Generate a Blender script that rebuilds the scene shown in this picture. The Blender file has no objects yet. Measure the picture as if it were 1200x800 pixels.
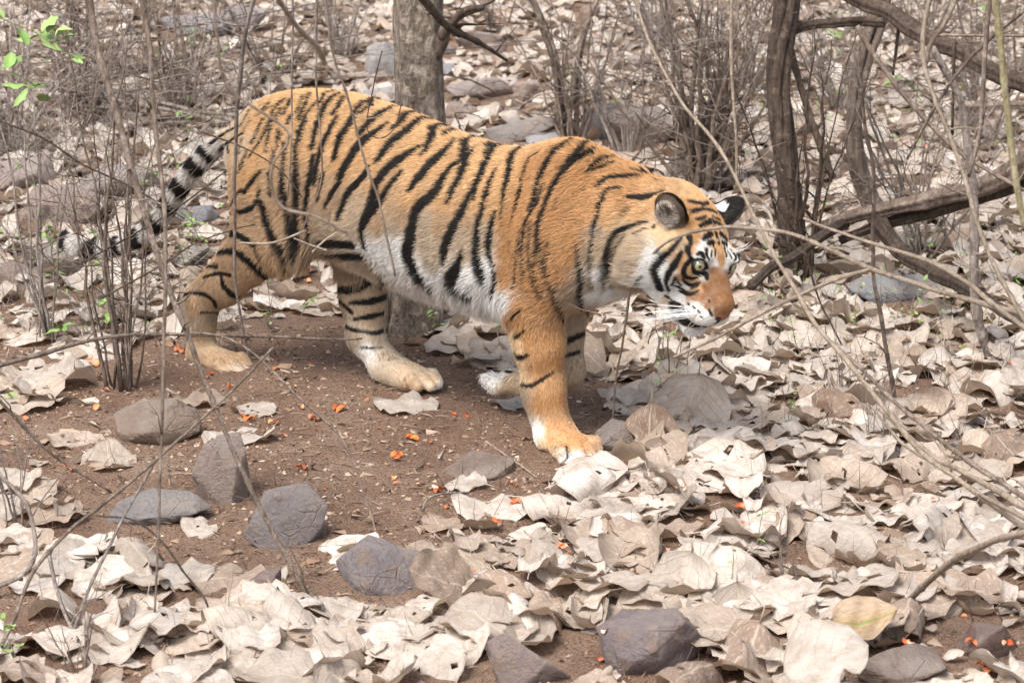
# A tigress walking over dry leaf litter in a deciduous forest.
import bpy, bmesh, math, random
import numpy as np
from mathutils import Vector, Matrix, noise
from mathutils.bvhtree import BVHTree
from mathutils.kdtree import KDTree
random.seed(7)
rng = np.random.default_rng(7)
scene = bpy.context.scene
COL = scene.collection
# ---------------------------------------------------------------- camera
PITCH = math.radians(15); DIST = 9.0; FPX = 3510.0          # focal length in pixels of the 1200 px wide photograph
CAM = np.array([0.0, -DIST * math.cos(PITCH), DIST * math.sin(PITCH)])
CF = -CAM / DIST; CR = np.array([1.0, 0, 0]); CU = np.cross(CR, CF)
cam = bpy.data.cameras.new('camera'); cam_o = bpy.data.objects.new('camera', cam); COL.objects.link(cam_o)
cam_o.location = CAM.tolist(); cam_o.rotation_euler = (math.radians(90) - PITCH, 0, 0)
cam.sensor_width = 36; cam.lens = FPX / 1200 * 36; cam.clip_end = 500; cam.clip_start = .1
cam.dof.use_dof = True; cam.dof.focus_distance = 8.1; cam.dof.aperture_fstop = 8.0
scene.camera = cam_o
# ---------------------------------------------------------------- light: bright hazy daylight
SUN_EL, SUN_AZ = 58, 215                                     # azimuth from +Y, clockwise: over the photographer's left shoulder
world = bpy.data.worlds.new('World'); scene.world = world; world.use_nodes = True
wn = world.node_tree; sky = wn.nodes.new('ShaderNodeTexSky'); sky.sky_type = 'NISHITA'; sky.sun_disc = False
sky.sun_elevation = math.radians(SUN_EL); sky.sun_rotation = math.radians(SUN_AZ); sky.dust_density = 4.0; sky.air_density = 1.0; sky.ozone_density = 0.6
hz = wn.nodes.new('ShaderNodeHueSaturation'); hz.inputs['Saturation'].default_value = .5; hz.inputs['Value'].default_value = 1.0   # white haze
wn.links.new(sky.outputs[0], hz.inputs['Color']); wn.links.new(hz.outputs[0], wn.nodes['Background'].inputs[0]); wn.nodes['Background'].inputs[1].default_value = 0.14
sl = bpy.data.lights.new('sun', 'SUN'); sl.energy = 2.4; sl.angle = math.radians(26); sl.color = (1.0, .94, .86)
so = bpy.data.objects.new('sun', sl); COL.objects.link(so)
sd = Vector((math.sin(math.radians(SUN_AZ)) * math.cos(math.radians(SUN_EL)), math.cos(math.radians(SUN_AZ)) * math.cos(math.radians(SUN_EL)), math.sin(math.radians(SUN_EL))))
so.rotation_euler = sd.to_track_quat('Z', 'Y').to_euler()
scene.view_settings.view_transform = 'Standard'; scene.view_settings.look = 'None'; scene.view_settings.gamma = 1
scene.view_settings.use_curve_mapping = False; scene.view_settings.exposure = 0.85
scene.cycles.max_bounces = 5; scene.cycles.diffuse_bounces = 3; scene.cycles.glossy_bounces = 2; scene.cycles.transparent_max_bounces = 4

def ray(px, py):
    d = CF * FPX + CR * (px - 600.0) - CU * (py - 400.0)
    return d / np.linalg.norm(d)
# ---------------------------------------------------------------- helpers
def mat(name, rough=.9, spec=.25):
    m = bpy.data.materials.new(name); m.use_nodes = True
    nt = m.node_tree; b = nt.nodes['Principled BSDF']
    b.inputs['Roughness'].default_value = rough; b.inputs['Specular IOR Level'].default_value = spec
    return m, nt, b
class NT:                                   # small shorthand for node trees
    def __init__(s, nt): s.nt = nt
    def n(s, kind, **kw):
        nd = s.nt.nodes.new('ShaderNode' + kind)
        ins = kw.pop('ins', {})
        for k, v in kw.items(): setattr(nd, k, v)
        for k, v in ins.items():
            if isinstance(v, bpy.types.NodeSocket): s.nt.links.new(v, nd.inputs[k])
            else: nd.inputs[k].default_value = (*v, 1) if isinstance(v, tuple) and len(v) == 3 and nd.inputs[k].type == 'RGBA' else v
        return nd
    def math(s, op, a, b=None, c=None, clamp=False):
        nd = s.nt.nodes.new('ShaderNodeMath'); nd.operation = op; nd.use_clamp = clamp
        for i, v in enumerate((a, b, c)):
            if v is None: continue
            if isinstance(v, bpy.types.NodeSocket): s.nt.links.new(v, nd.inputs[i])
            else: nd.inputs[i].default_value = v
        return nd.outputs[0]
    def mix(s, f, a, b, kind='MIX'):
        nd = s.nt.nodes.new('ShaderNodeMix'); nd.data_type = 'RGBA'; nd.blend_type = kind
        for i, v in ((0, f), (6, a), (7, b)):
            if isinstance(v, bpy.types.NodeSocket): s.nt.links.new(v, nd.inputs[i])
            elif i == 0: nd.inputs[0].default_value = v
            else: nd.inputs[i].default_value = (*v, 1)
        return nd.outputs[2]
    def ramp(s, f, stops, interp='LINEAR'):
        nd = s.nt.nodes.new('ShaderNodeValToRGB'); cr = nd.color_ramp; cr.interpolation = interp
        s.nt.links.new(f, nd.inputs[0])
        while len(cr.elements) < len(stops): cr.elements.new(.5)
        for e, (p, c) in zip(cr.elements, stops):
            e.position = p; e.color = (*c, 1) if len(c) == 3 else c
        return nd.outputs[0]
    def link(s, a, b): s.nt.links.new(a, b)

def mesh_np(name, V, F, m=None, smooth=True, attrs=None, parent=None, link=True, me_only=False):
    """F: list of (k-column int arrays); attrs: {name: (type, per-vertex array)}"""
    me = bpy.data.meshes.new(name)
    V = np.asarray(V, np.float32)
    Fs = [np.asarray(f, np.int32) for f in (F if isinstance(F, list) else [F]) if len(f)]
    me.vertices.add(len(V)); me.vertices.foreach_set('co', V.ravel())
    nl = sum(f.size for f in Fs); nf = sum(len(f) for f in Fs)
    me.loops.add(nl); me.polygons.add(nf)
    me.loops.foreach_set('vertex_index', np.concatenate([f.ravel() for f in Fs]))
    tot = np.concatenate([np.full(len(f), f.shape[1], np.int32) for f in Fs])
    me.polygons.foreach_set('loop_start', np.concatenate([[0], np.cumsum(tot)[:-1]]).astype(np.int32))
    me.update(calc_edges=True)
    if smooth: me.polygons.foreach_set('use_smooth', np.ones(nf, bool))
    for k, (t, a) in (attrs or {}).items():
        at = me.attributes.new(k, t, 'POINT')
        at.data.foreach_set('vector' if t == 'FLOAT_VECTOR' else 'color' if t == 'FLOAT_COLOR' else 'value', np.asarray(a, np.float32).ravel())
    if m: me.materials.append(m)
    me.validate(clean_customdata=False) if False else None
    if me_only: return me
    o = bpy.data.objects.new(name, me)
    COL.objects.link(o)
    if parent: o.parent = parent
    return o
def tag(o, label=None, cat=None, group=None, kind=None):
    for k, v in (('label', label), ('category', cat), ('group', group), ('kind', kind)):
        if v: o[k] = v
    return o
def empty(name, loc, label, cat, group=None, rot=(0, 0, 0)):
    o = bpy.data.objects.new(name, None); COL.objects.link(o); o.location = loc; o.rotation_euler = rot
    o.empty_display_size = .1
    return tag(o, label, cat, group)

def fbm(P, sc, oct=4, seed=0.0):           # cheap value-noise sum of sines, vectorised
    P = np.asarray(P, float); out = np.zeros(P.shape[:-1]); a = 1.0; r = np.random.default_rng(int(seed * 97) + 5)
    for o in range(oct):
        for k in range(3):
            d = r.normal(size=P.shape[-1]); d /= np.linalg.norm(d)
            out += a / 3 * np.sin((P @ d) * sc * (1 + .37 * k) + r.uniform(0, 6.28) + 1.3 * np.sin((P @ np.roll(d, 1)) * sc * .7 + r.uniform(0, 6)))
        a *= .55; sc *= 2.1
    return out

def catmull(P, n):
    P = np.asarray(P, float); m = len(P)
    Q = np.vstack([2 * P[0] - P[1], P, 2 * P[-1] - P[-2]])
    out = []
    for i in range(m - 1):
        a, b, c, d = Q[i:i + 4]
        for t in np.arange(n) / n:
            out.append(.5 * (2 * b + (c - a) * t + (2 * a - 5 * b + 4 * c - d) * t * t + (3 * b - a - 3 * c + d) * t ** 3))
    out.append(P[-1])
    return np.array(out)

def tube(P, R, k=5, rough=0, seed=0):       # closed tapering tube along P
    P = np.asarray(P, float); n = len(P); R = np.broadcast_to(np.asarray(R, float), (n,))
    T = np.gradient(P, axis=0); T /= np.linalg.norm(T, axis=1, keepdims=True) + 1e-12
    u = np.cross(T[0], [0.3, .9, .2]); u /= np.linalg.norm(u)
    U = np.empty_like(P)
    for i in range(n):
        u = u - T[i] * (u @ T[i]); u /= np.linalg.norm(u); U[i] = u
    W = np.cross(T, U)
    a = np.arange(k) / k * 2 * np.pi
    rr = R[:, None] * np.ones(k)
    if rough:
        g = np.random.default_rng(seed); rr = rr * (1 + rough * (g.normal(size=(n, k)) * .5 + np.sin(a * 3 + g.uniform(0, 6))[None] * .8))
    V = P[:, None] + rr[..., None] * (np.cos(a)[None, :, None] * U[:, None] + np.sin(a)[None, :, None] * W[:, None])
    V = V.reshape(-1, 3)
    i = np.arange(n - 1)[:, None] * k; j = np.arange(k)[None]; j2 = (j + 1) % k
    F = np.stack([i + j, i + j2, i + k + j2, i + k + j], -1).reshape(-1, 4)
    c = len(V); V = np.vstack([V, P[0], P[-1]])
    jj = np.arange(k); t0 = np.stack([np.full(k, c), (jj + 1) % k, jj], 1); e = (n - 1) * k
    t1 = np.stack([np.full(k, c + 1), e + jj, e + (jj + 1) % k], 1)
    return V, F, np.vstack([t0, t1])
class Acc:                                   # gathers pieces of ONE object
    def __init__(s): s.V = []; s.Q = []; s.T = []; s.n = 0; s.A = []
    def add(s, V, Q=None, T=None, A=None):
        s.V.append(V)
        if Q is not None and len(Q): s.Q.append(np.asarray(Q) + s.n)
        if T is not None and len(T): s.T.append(np.asarray(T) + s.n)
        if A is not None: s.A.append(A)
        s.n += len(V)
    def tube(s, P, R, k=5, **kw): s.add(*tube(P, R, k, **kw))
    def build(s, name, m, parent=None, origin=None, smooth=True, attr=None, me_only=False):
        V = np.vstack(s.V); F = []
        if origin is not None: V = V - np.asarray(origin)
        if s.Q: F.append(np.vstack(s.Q))
        if s.T: F.append(np.vstack(s.T))
        at = {attr[0]: (attr[1], np.vstack(s.A))} if attr else None
        o = mesh_np(name, V, F, m, smooth, at, parent, me_only=me_only)
        if origin is not None and not me_only and parent is None: o.location = tuple(origin)
        return o

# ---------------------------------------------------------------- terrain
def gh(x, y):
    x = np.asarray(x, float); y = np.asarray(y, float)
    P = np.stack([x, y], -1)
    far = np.clip((y - 1.2) / 3, 0, 1)
    side = np.clip((np.abs(x) - 2.2) / 4, 0, 1)
    h = .012 * fbm(P, 1.9, 3, 1) + (.05 * far + .05 * side) * fbm(P, 1.1, 3, 2)
    h += .0055 * fbm(P, 20, 4, 3)
    h += .05 * far ** 2 * np.clip(y - 2, 0, 60) * .35
    h += -.03 * np.clip(-(y + 1.6), 0, 3)
    return h
def gp(px, py):                              # where a photo pixel meets the ground
    d = ray(px, py); t = -CAM[2] / d[2]; p = CAM + d * t
    for _ in range(4):
        z = float(gh(p[0], p[1])); t = (z - CAM[2]) / d[2]; p = CAM + d * t
    return p
def at(px, py, y):                           # where it meets the upright plane at distance y
    d = ray(px, py); return CAM + d * ((y - CAM[1]) / d[1])
def topx(p):
    v = np.asarray(p) - CAM; w = v @ CF
    return np.stack([600 + FPX * (v @ CR) / w, 400 - FPX * (v @ CU) / w], -1), w
def axis(lo, hi, fine_lo, fine_hi, st):
    a = [np.arange(fine_lo, fine_hi, st)]
    s = st; x = fine_lo; L = []
    while x > lo: s *= 1.16; x -= s; L.append(x)
    s = st; x = fine_hi; Rr = [fine_hi]
    while x < hi: s *= 1.16; x += s; Rr.append(x)
    return np.concatenate([L[::-1], a[0], Rr])
SOILMAT, nt, b = mat('soil', .95, .15); N = NT(nt)
co = N.n('TexCoord').outputs['Object']
n1 = N.n('TexNoise', ins={'Vector': co, 'Scale': 2.6, 'Detail': 9, 'Roughness': .62}).outputs[0]
n2 = N.n('TexNoise', ins={'Vector': co, 'Scale': 34, 'Detail': 8, 'Roughness': .7}).outputs[0]
n3 = N.n('TexNoise', ins={'Vector': co, 'Scale': 170, 'Detail': 4, 'Roughness': .6}).outputs[0]
c = N.ramp(n1, [(.32, (.20, .118, .081)), (.50, (.30, .19, .135)), (.66, (.41, .295, .22))])
c = N.mix(N.ramp(n2, [(.46, (0, 0, 0)), (.70, (.8, .8, .8))]), c, (.35, .25, .185))
c = N.mix(N.ramp(n3, [(.36, (.85, .85, .85)), (.50, (0, 0, 0))]), c, (.070, .045, .033))
vo = N.n('TexVoronoi', ins={'Vector': co, 'Scale': 95}); 
c = N.mix(N.ramp(vo.outputs['Distance'], [(.10, (.45, .45, .45)), (.2, (0, 0, 0))]), c, (.42, .33, .26))
N.link(c, b.inputs['Base Color'])
bh = N.math('ADD', N.math('MULTIPLY', n2, .7), N.math('MULTIPLY', n3, .45))
bu = N.n('Bump', ins={'Height': bh, 'Strength': 1.0, 'Distance': .035}); N.link(bu.outputs[0], b.inputs['Normal'])
gx = axis(-60, 60, -2.7, 2.7, .019); gy = axis(-14, 80, -3.0, 2.6, .019)
X, Y = np.meshgrid(gx, gy, indexing='ij'); Z = gh(X, Y)
i = np.arange(len(gx) - 1)[:, None] * len(gy) + np.arange(len(gy) - 1)[None]
F = np.stack([i, i + len(gy), i + len(gy) + 1, i + 1], -1).reshape(-1, 4)
ground = tag(mesh_np('ground', np.stack([X, Y, Z], -1).reshape(-1, 3), F, SOILMAT), 'bare brown forest soil under the leaf litter', kind='structure')

# ---------------------------------------------------------------- dead leaves
LEAFMAT, nt, b = mat('dead_leaf', .72, .3); N = NT(nt)
att = N.n('Attribute', attribute_name='luv').outputs['Vector']
sp = N.n('SeparateXYZ', ins={0: att}); u, v, tn = sp.outputs
info = N.n('ObjectInfo').outputs
rnd = N.math('FRACT', N.math('ADD', tn, N.n('SeparateColor', ins={0: info['Color']}).outputs[0]))
rnd2 = N.math('FRACT', N.math('MULTIPLY', rnd, 17.31))
cmb = N.n('CombineXYZ', ins={0: u, 1: v, 2: N.math('MULTIPLY', rnd, 40.0)}).outputs[0]
base = N.ramp(rnd, [(0, (.60, .54, .48)), (.16, (.50, .43, .365)), (.34, (.66, .61, .56)), (.44, (.38, .30, .235)), (.55, (.60, .54, .485)), (.66, (.46, .375, .30)), (.73, (.30, .20, .135)), (.79, (.57, .51, .455)), (.88, (.42, .33, .255)), (.955, (.19, .105, .06)), (1, (.58, .525, .47))])
m1 = N.n('TexNoise', ins={'Vector': cmb, 'Scale': 2.4, 'Detail': 6, 'Roughness': .6}).outputs[0]
m2 = N.n('TexNoise', ins={'Vector': cmb, 'Scale': 13, 'Detail': 5, 'Roughness': .65}).outputs[0]
c = N.mix(N.ramp(m1, [(.42, (0, 0, 0)), (.70, (.8, .8, .8))]), base, (.33, .24, .175))
c = N.mix(N.ramp(m2, [(.52, (0, 0, 0)), (.72, (.6, .6, .6))]), c, (.68, .62, .55))
c = N.mix(N.ramp(m2, [(.30, (.6, .6, .6)), (.40, (0, 0, 0))]), c, (.34, .25, .18))
m3 = N.n('TexNoise', ins={'Vector': cmb, 'Scale': 42, 'Detail': 4, 'Roughness': .7}).outputs[0]
c = N.mix(N.ramp(m3, [(.34, (.6, .6, .6)), (.44, (0, 0, 0))]), c, (.26, .19, .14))
c = N.mix(N.ramp(N.math('MAXIMUM', N.math('ABSOLUTE', u), N.math('ABSOLUTE', N.math('SUBTRACT', N.math('MULTIPLY', v, 2.0), 1.0))), [(.86, (0, 0, 0)), (1.0, (.28, .28, .28))]), c, (.30, .21, .14))
# midrib and side veins
au = N.math('ABSOLUTE', u)
mid = N.math('LESS_THAN', au, .035)
sv = N.math('FRACT', N.math('ADD', N.math('MULTIPLY', N.math('SUBTRACT', v, N.math('MULTIPLY', N.math('POWER', au, 1.4), .30)), N.math('ADD', 5.5, N.math('MULTIPLY', rnd2, 3.0))), N.math('MULTIPLY', m1, .9)))
sv = N.math('SUBTRACT', 1.0, N.math('MULTIPLY', N.math('ABSOLUTE', N.math('SUBTRACT', sv, .5)), 2.0))
svl = N.ramp(sv, [(.80, (0, 0, 0)), (1.0, (1, 1, 1))])
vein = N.math('MAXIMUM', svl, mid)
c = N.mix(N.math('MULTIPLY', vein, N.math('ADD', .08, N.math('MULTIPLY', rnd2, .28))), c, (.27, .19, .14))
c = N.mix(N.math('MULTIPLY', mid, .45), c, (.62, .52, .40))
spv = N.n('TexVoronoi', ins={'Vector': cmb, 'Scale': 9.0}).outputs['Distance']
spot = N.ramp(spv, [(.045, (1, 1, 1)), (.085, (0, 0, 0))])
gate = N.ramp(N.n('TexNoise', ins={'Vector': cmb, 'Scale': 1.6}).outputs[0], [(.5, (0, 0, 0)), (.56, (1, 1, 1))])
c = N.mix(N.math('MULTIPLY', N.math('MULTIPLY', spot, gate), .85), c, (.06, .04, .03))
geo = N.n('NewGeometry').outputs
c = N.mix(N.math('MULTIPLY', geo['Backfacing'], .45), c, (.36, .25, .17))
hsv = N.n('HueSaturation', ins={'Saturation': .84, 'Value': N.math('ADD', .86, N.math('MULTIPLY', rnd2, .32)), 'Color': c})
N.link(hsv.outputs[0], b.inputs['Base Color'])
tr_ = N.n('BsdfTranslucent', ins={'Color': N.mix(.5, hsv.outputs[0], (.62, .40, .22))}); mx_ = N.n('MixShader', ins={0: .22, 1: b.outputs[0], 2: tr_.outputs[0]}); N.link(mx_.outputs[0], nt.nodes['Material Output'].inputs[0])
bu = N.n('Bump', ins={'Height': N.math('ADD', N.math('MULTIPLY', m2, .5), N.math('MULTIPLY', vein, .22)), 'Strength': .6, 'Distance': .008}); N.link(bu.outputs[0], b.inputs['Normal'])

def leaf_geo(g, nu=8, nv=12, stalk=True, curl=None):
    u = np.linspace(-1, 1, nu + 1)[:, None] * np.ones(nv + 1); v = np.ones(nu + 1)[:, None] * np.linspace(0, 1, nv + 1)
    asp = g.uniform(.33, .50)
    prof = np.sin(np.pi * np.clip(v, 0, 1) ** g.uniform(.75, 1.1)) ** g.uniform(.5, .68)
    edge = 1 + .05 * np.sin(v * g.uniform(9, 15) + g.uniform(0, 6)) * np.abs(u) + g.normal(size=v.shape) * .010 * (np.abs(u) > .9)
    if g.random() < .35:                          # a torn bite out of one edge
        vc = g.uniform(.25, .8); s = np.sign(g.normal()); edge = edge - .55 * np.exp(-((v - vc) / .10) ** 2) * (u * s > .3) * np.abs(u)
    w = asp * prof * edge
    x = u * w; y = v - .5
    c = g.uniform(0, 1) if curl is None else curl
    R1 = np.exp(g.uniform(np.log(.18), np.log(1.0))) if c > .66 else g.uniform(.6, 3)
    s1 = g.choice([1, 1, -1]); off = g.uniform(-.06, .06)
    a = (x - off) / R1
    a = np.clip(a, -2.6, 2.6)
    x2 = R1 * np.sin(a) + off; z = s1 * R1 * (1 - np.cos(a))
    R2 = (np.exp(g.uniform(np.log(.3), np.log(1.5))) if c > .6 else g.uniform(.9, 4)); s2 = g.choice([1, -1])
    # bend along the length about a skewed axis
    yy = y + g.uniform(-.5, .5) * x2
    b_ = yy / R2
    y2 = R2 * np.sin(b_) + (y - yy); z = z + s2 * R2 * (1 - np.cos(b_))
    z += .16 * g.uniform(.2, 1) * np.abs(u) * w * g.choice([1, -1])
    z += (.030 * np.sin(y * g.uniform(9, 16) + g.uniform(0, 6)) * np.abs(u) ** 1.5 * np.sign(u + .01) + .022 * np.sin(y * g.uniform(14, 24) + x * 9 + g.uniform(0, 6)))
    z += g.normal(size=z.shape) * .0035
    z += .07 * np.maximum(np.abs(u) - .55, 0) * np.sin(v * g.uniform(10, 20) + g.uniform(0, 6))
    z += .024 * fbm(np.stack([x, y], -1), 9, 3, int(g.integers(0, 90)))
    z -= .010 * np.sin(v * 9 * 2 * np.pi) * np.abs(u) * (1 - np.abs(u)) * 2
    V = np.stack([x2, y2, z], -1).reshape(-1, 3)
    i = np.arange(nu)[:, None] * (nv + 1) + np.arange(nv)[None]
    Q = np.stack([i, i + nv + 1, i + nv + 2, i + 1], -1).reshape(-1, 4)
    luv = np.stack([u, v, 0 * u], -1).reshape(-1, 3)
    if nu >= 6 and g.random() < .45:              # eaten holes
        Q = Q[np.array([not (g.random() < .02 and 1 < (k % nv) < nv - 2) for k in range(len(Q))])]
    T = np.zeros((0, 3), int)
    if stalk:
        mid = nu // 2; p0 = V[mid * (nv + 1)]; d = V[mid * (nv + 1)] - V[mid * (nv + 1) + 1]; d /= np.linalg.norm(d)
        pts = np.array([p0 - d * .03, p0 + d * .08, p0 + d * .18 + [g.uniform(-.03, .03), 0, .01]])
        tv, tq, tt = tube(pts, [.011, .009, .007], 3)
        Q = np.vstack([Q, tq + len(V)]); T = tt + len(V); V = np.vstack([V, tv]); luv = np.vstack([luv, np.tile([.0, .5, 0], (len(tv), 1))])
    V[:, 2] -= np.percentile(V[:, 2], 12)
    return V, Q, T, luv, c
g = np.random.default_rng(21)
HI = [leaf_geo(g, 10, 14, True) for _ in range(36)]
LO = [leaf_geo(g, 4, 6, False) for _ in range(24)]
HI_ME = [mesh_np('leaf_mesh', V, [Q, T], LEAFMAT, attrs={'luv': ('FLOAT_VECTOR', luv)}, me_only=True) for V, Q, T, luv, c in HI]
FLAT = [i for i, h in enumerate(HI) if h[4] < .4]; CURL = [i for i, h in enumerate(HI) if h[4] >= .4]

# where the trail is bare: an outline on the ground
BARE = np.array([gp(*p)[:2] for p in [(-40, 500), (60, 470), (120, 430), (200, 395), (300, 378), (420, 385), (470, 400), (560, 425), (600, 455), (700, 455), (735, 490), (690, 560), (640, 590), (610, 650), (560, 640), (500, 640), (440, 640), (400, 668), (345, 695), (250, 672), (170, 640), (110, 590), (60, 560), (0, 556), (-40, 570)]])
def inside(P, poly):
    x, y = P[:, 0], P[:, 1]; c = np.zeros(len(P), bool); j = len(poly) - 1
    for i in range(len(poly)):
        xi, yi = poly[i]; xj, yj = poly[j]
        c ^= ((yi > y) != (yj > y)) & (x < (xj - xi) * (y - yi) / (yj - yi + 1e-12) + xi); j = i
    return c
def pdist(P, poly):
    d = np.full(len(P), 9e9)
    for a, b_ in zip(poly, np.roll(poly, -1, 0)):
        ab = b_ - a; t = np.clip(((P - a) @ ab) / (ab @ ab), 0, 1); d = np.minimum(d, np.linalg.norm(P - a - t[:, None] * ab, axis=1))
    return d
PATCH = [(gp(1060, 470), .16), (gp(1150, 755), .16), (gp(930, 640), .08), (gp(620, 520), .25)]
ROCKSPOT = []                                 # filled by the rocks: (x, y, radius)
# ---------------------------------------------------------------- stones
STONEMAT, nt, b = mat('stone', .85, .3); N = NT(nt)
co = N.n('TexCoord').outputs['Object']; info = N.n('ObjectInfo').outputs; oc = N.n('ObjectInfo').outputs['Color']
s1 = N.n('TexNoise', ins={'Vector': co, 'Scale': 9, 'Detail': 9, 'Roughness': .65}).outputs[0]
s2 = N.n('TexNoise', ins={'Vector': co, 'Scale': 95, 'Detail': 7, 'Roughness': .75}).outputs[0]
c = N.mix(N.ramp(s1, [(.46, (0, 0, 0)), (.72, (.6, .6, .6))]), oc, (.33, .26, .215))
c = N.mix(N.ramp(s2, [(.52, (0, 0, 0)), (.75, (.5, .5, .5))]), c, (.46, .40, .36))
c = N.mix(N.ramp(s2, [(.28, (.7, .7, .7)), (.42, (0, 0, 0))]), c, (.06, .045, .045))
vr = N.n('TexVoronoi', ins={'Vector': N.n('Mapping', ins={0: co, 'Scale': (1, 1, 2.2), 'Rotation': (.5, .3, 0)}).outputs[0], 'Scale': 14.0}, feature='DISTANCE_TO_EDGE').outputs['Distance']
crk = N.math('MULTIPLY', N.ramp(vr, [(0, (1, 1, 1)), (.035, (0, 0, 0))]), N.ramp(s1, [(.45, (0, 0, 0)), (.58, (1, 1, 1))]))
c = N.mix(N.math('MULTIPLY', crk, .3), c, (.04, .03, .03))
s3 = N.n('TexNoise', ins={'Vector': co, 'Scale': 26, 'Detail': 5, 'Roughness': .6}).outputs[0]
c = N.mix(N.ramp(s3, [(.54, (0, 0, 0)), (.62, (.55, .55, .55))]), c, (.38, .27, .20))
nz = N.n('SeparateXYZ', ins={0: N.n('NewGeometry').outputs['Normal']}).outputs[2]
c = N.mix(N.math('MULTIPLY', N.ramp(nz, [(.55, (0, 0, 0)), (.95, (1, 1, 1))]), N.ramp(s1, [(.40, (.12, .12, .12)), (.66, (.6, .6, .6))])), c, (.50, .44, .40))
N.link(c, b.inputs['Base Color'])
bu = N.n('Bump', ins={'Height': N.math('SUBTRACT', N.math('ADD', s2, N.math('MULTIPLY', s1, 2.2)), N.math('MULTIPLY', crk, .35)), 'Strength': 1.0, 'Distance': .022}); N.link(bu.outputs[0], b.inputs['Normal'])
def rock_mesh(seed, dims, lev=4, flat=.0, sharp=1.0):
    g = np.random.default_rng(seed)
    n = 15; P = g.normal(size=(n, 3)); P /= np.linalg.norm(P, axis=1, keepdims=True); P *= g.uniform(.80, 1.08, (n, 1))
    P[:, 2] = np.clip(P[:, 2], -.75, .80 - flat)
    bm = bmesh.new()
    for p in P: bm.verts.new(p)
    bmesh.ops.convex_hull(bm, input=bm.verts)
    for v_ in [v_ for v_ in bm.verts if not v_.link_faces]: bm.verts.remove(v_)
    bmesh.ops.bevel(bm, geom=bm.edges[:], offset=.022 / sharp, segments=1, affect='EDGES', profile=.6)
    bmesh.ops.triangulate(bm, faces=bm.faces[:])
    for _ in range(lev): bmesh.ops.subdivide_edges(bm, edges=[e for e in bm.edges if e.calc_length() > (.14 if _ < 3 else .10)], cuts=1)
    bmesh.ops.triangulate(bm, faces=bm.faces[:])
    V = np.array([v_.co[:] for v_ in bm.verts]); Fc = np.array([[q.index for q in f.verts] for f in bm.faces]) if bm.verts.index_update() is None else None
    bm.free()
    nrm = V / np.linalg.norm(V, axis=1, keepdims=True)
    V = V + nrm * (.030 * fbm(V, 4.5, 3, seed % 9))[:, None] + nrm * (.016 * fbm(V, 15, 4, seed % 7))[:, None]
    V = V * np.array(dims) / 2
    return V, Fc
def rock(seed, p, dims, rz, color, label, tilt=(0, 0), sink=.34, group=None, name='stone', lev=4, flat=0):
    V, Fc = rock_mesh(seed, dims, lev, flat)
    me = mesh_np(name, V, Fc, STONEMAT, smooth=False, me_only=True)
    o = bpy.data.objects.new(name, me); COL.objects.link(o)
    o.location = (p[0], p[1], p[2] + dims[2] * (.5 - sink)); o.rotation_euler = (tilt[0], tilt[1], rz); o.color = (*color, 1)
    tag(o, label, 'rock', group); ROCKSPOT.append((p[0], p[1], max(dims[:2]) / 2, dims[2] * (1 - sink)))
    return o
def rock_px(seed, px, base_py, wpx, hpx, color, label, depth=.8, **kw):
    """stone whose picture is wpx wide, hpx high and whose foot is at base_py"""
    p0 = gp(px, base_py); s = np.linalg.norm(p0 - CAM) / FPX
    w = wpx * s; d = w * depth; h = max(.3 * w, (hpx * s - d * .24) / .95) / (1 - kw.get('sink', .28))
    w, d, h = w * 1.14, d * 1.14, h * 1.1
    p = np.array([p0[0], p0[1] + d * .42, 0]); p[2] = float(gh(p[0], p[1]))
    return rock(seed, p, (w * 1.08, d, h), kw.pop('rz', 0), color, label, **kw)
GREY = (.31, .295, .30); PURP = (.185, .135, .125); TANR = (.30, .22, .17); RED = (.26, .155, .125); PINK = (.42, .33, .295); PALE = (.50, .45, .415); BLUE = (.31, .32, .35)
R_ = rock_px
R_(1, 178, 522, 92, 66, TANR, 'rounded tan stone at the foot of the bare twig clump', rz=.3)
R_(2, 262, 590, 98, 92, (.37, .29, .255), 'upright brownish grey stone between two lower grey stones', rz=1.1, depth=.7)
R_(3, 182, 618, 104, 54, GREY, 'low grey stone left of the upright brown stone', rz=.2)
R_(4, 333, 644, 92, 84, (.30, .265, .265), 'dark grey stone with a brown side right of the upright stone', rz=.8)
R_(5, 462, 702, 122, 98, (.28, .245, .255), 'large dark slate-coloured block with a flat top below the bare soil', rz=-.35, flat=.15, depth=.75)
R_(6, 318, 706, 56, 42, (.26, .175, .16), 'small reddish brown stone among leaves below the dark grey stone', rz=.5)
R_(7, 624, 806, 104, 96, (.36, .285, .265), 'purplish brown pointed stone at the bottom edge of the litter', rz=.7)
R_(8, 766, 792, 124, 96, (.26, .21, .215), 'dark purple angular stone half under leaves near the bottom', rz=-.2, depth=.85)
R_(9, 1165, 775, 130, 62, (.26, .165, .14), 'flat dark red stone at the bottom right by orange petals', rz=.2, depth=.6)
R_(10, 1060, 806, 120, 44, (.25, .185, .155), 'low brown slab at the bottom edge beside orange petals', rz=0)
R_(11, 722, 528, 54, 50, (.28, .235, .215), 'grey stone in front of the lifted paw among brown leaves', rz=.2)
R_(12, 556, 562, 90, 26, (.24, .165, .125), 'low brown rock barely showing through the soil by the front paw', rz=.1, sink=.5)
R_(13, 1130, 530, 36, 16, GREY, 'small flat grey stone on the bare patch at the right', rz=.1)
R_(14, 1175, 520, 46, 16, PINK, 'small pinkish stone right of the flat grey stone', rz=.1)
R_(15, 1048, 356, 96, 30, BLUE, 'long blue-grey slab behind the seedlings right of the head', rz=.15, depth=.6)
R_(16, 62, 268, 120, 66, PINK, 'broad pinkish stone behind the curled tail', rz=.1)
R_(17, 25, 222, 90, 54, (.40, .32, .29), 'pale brown stone at the left edge behind the twigs', rz=.4)
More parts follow.
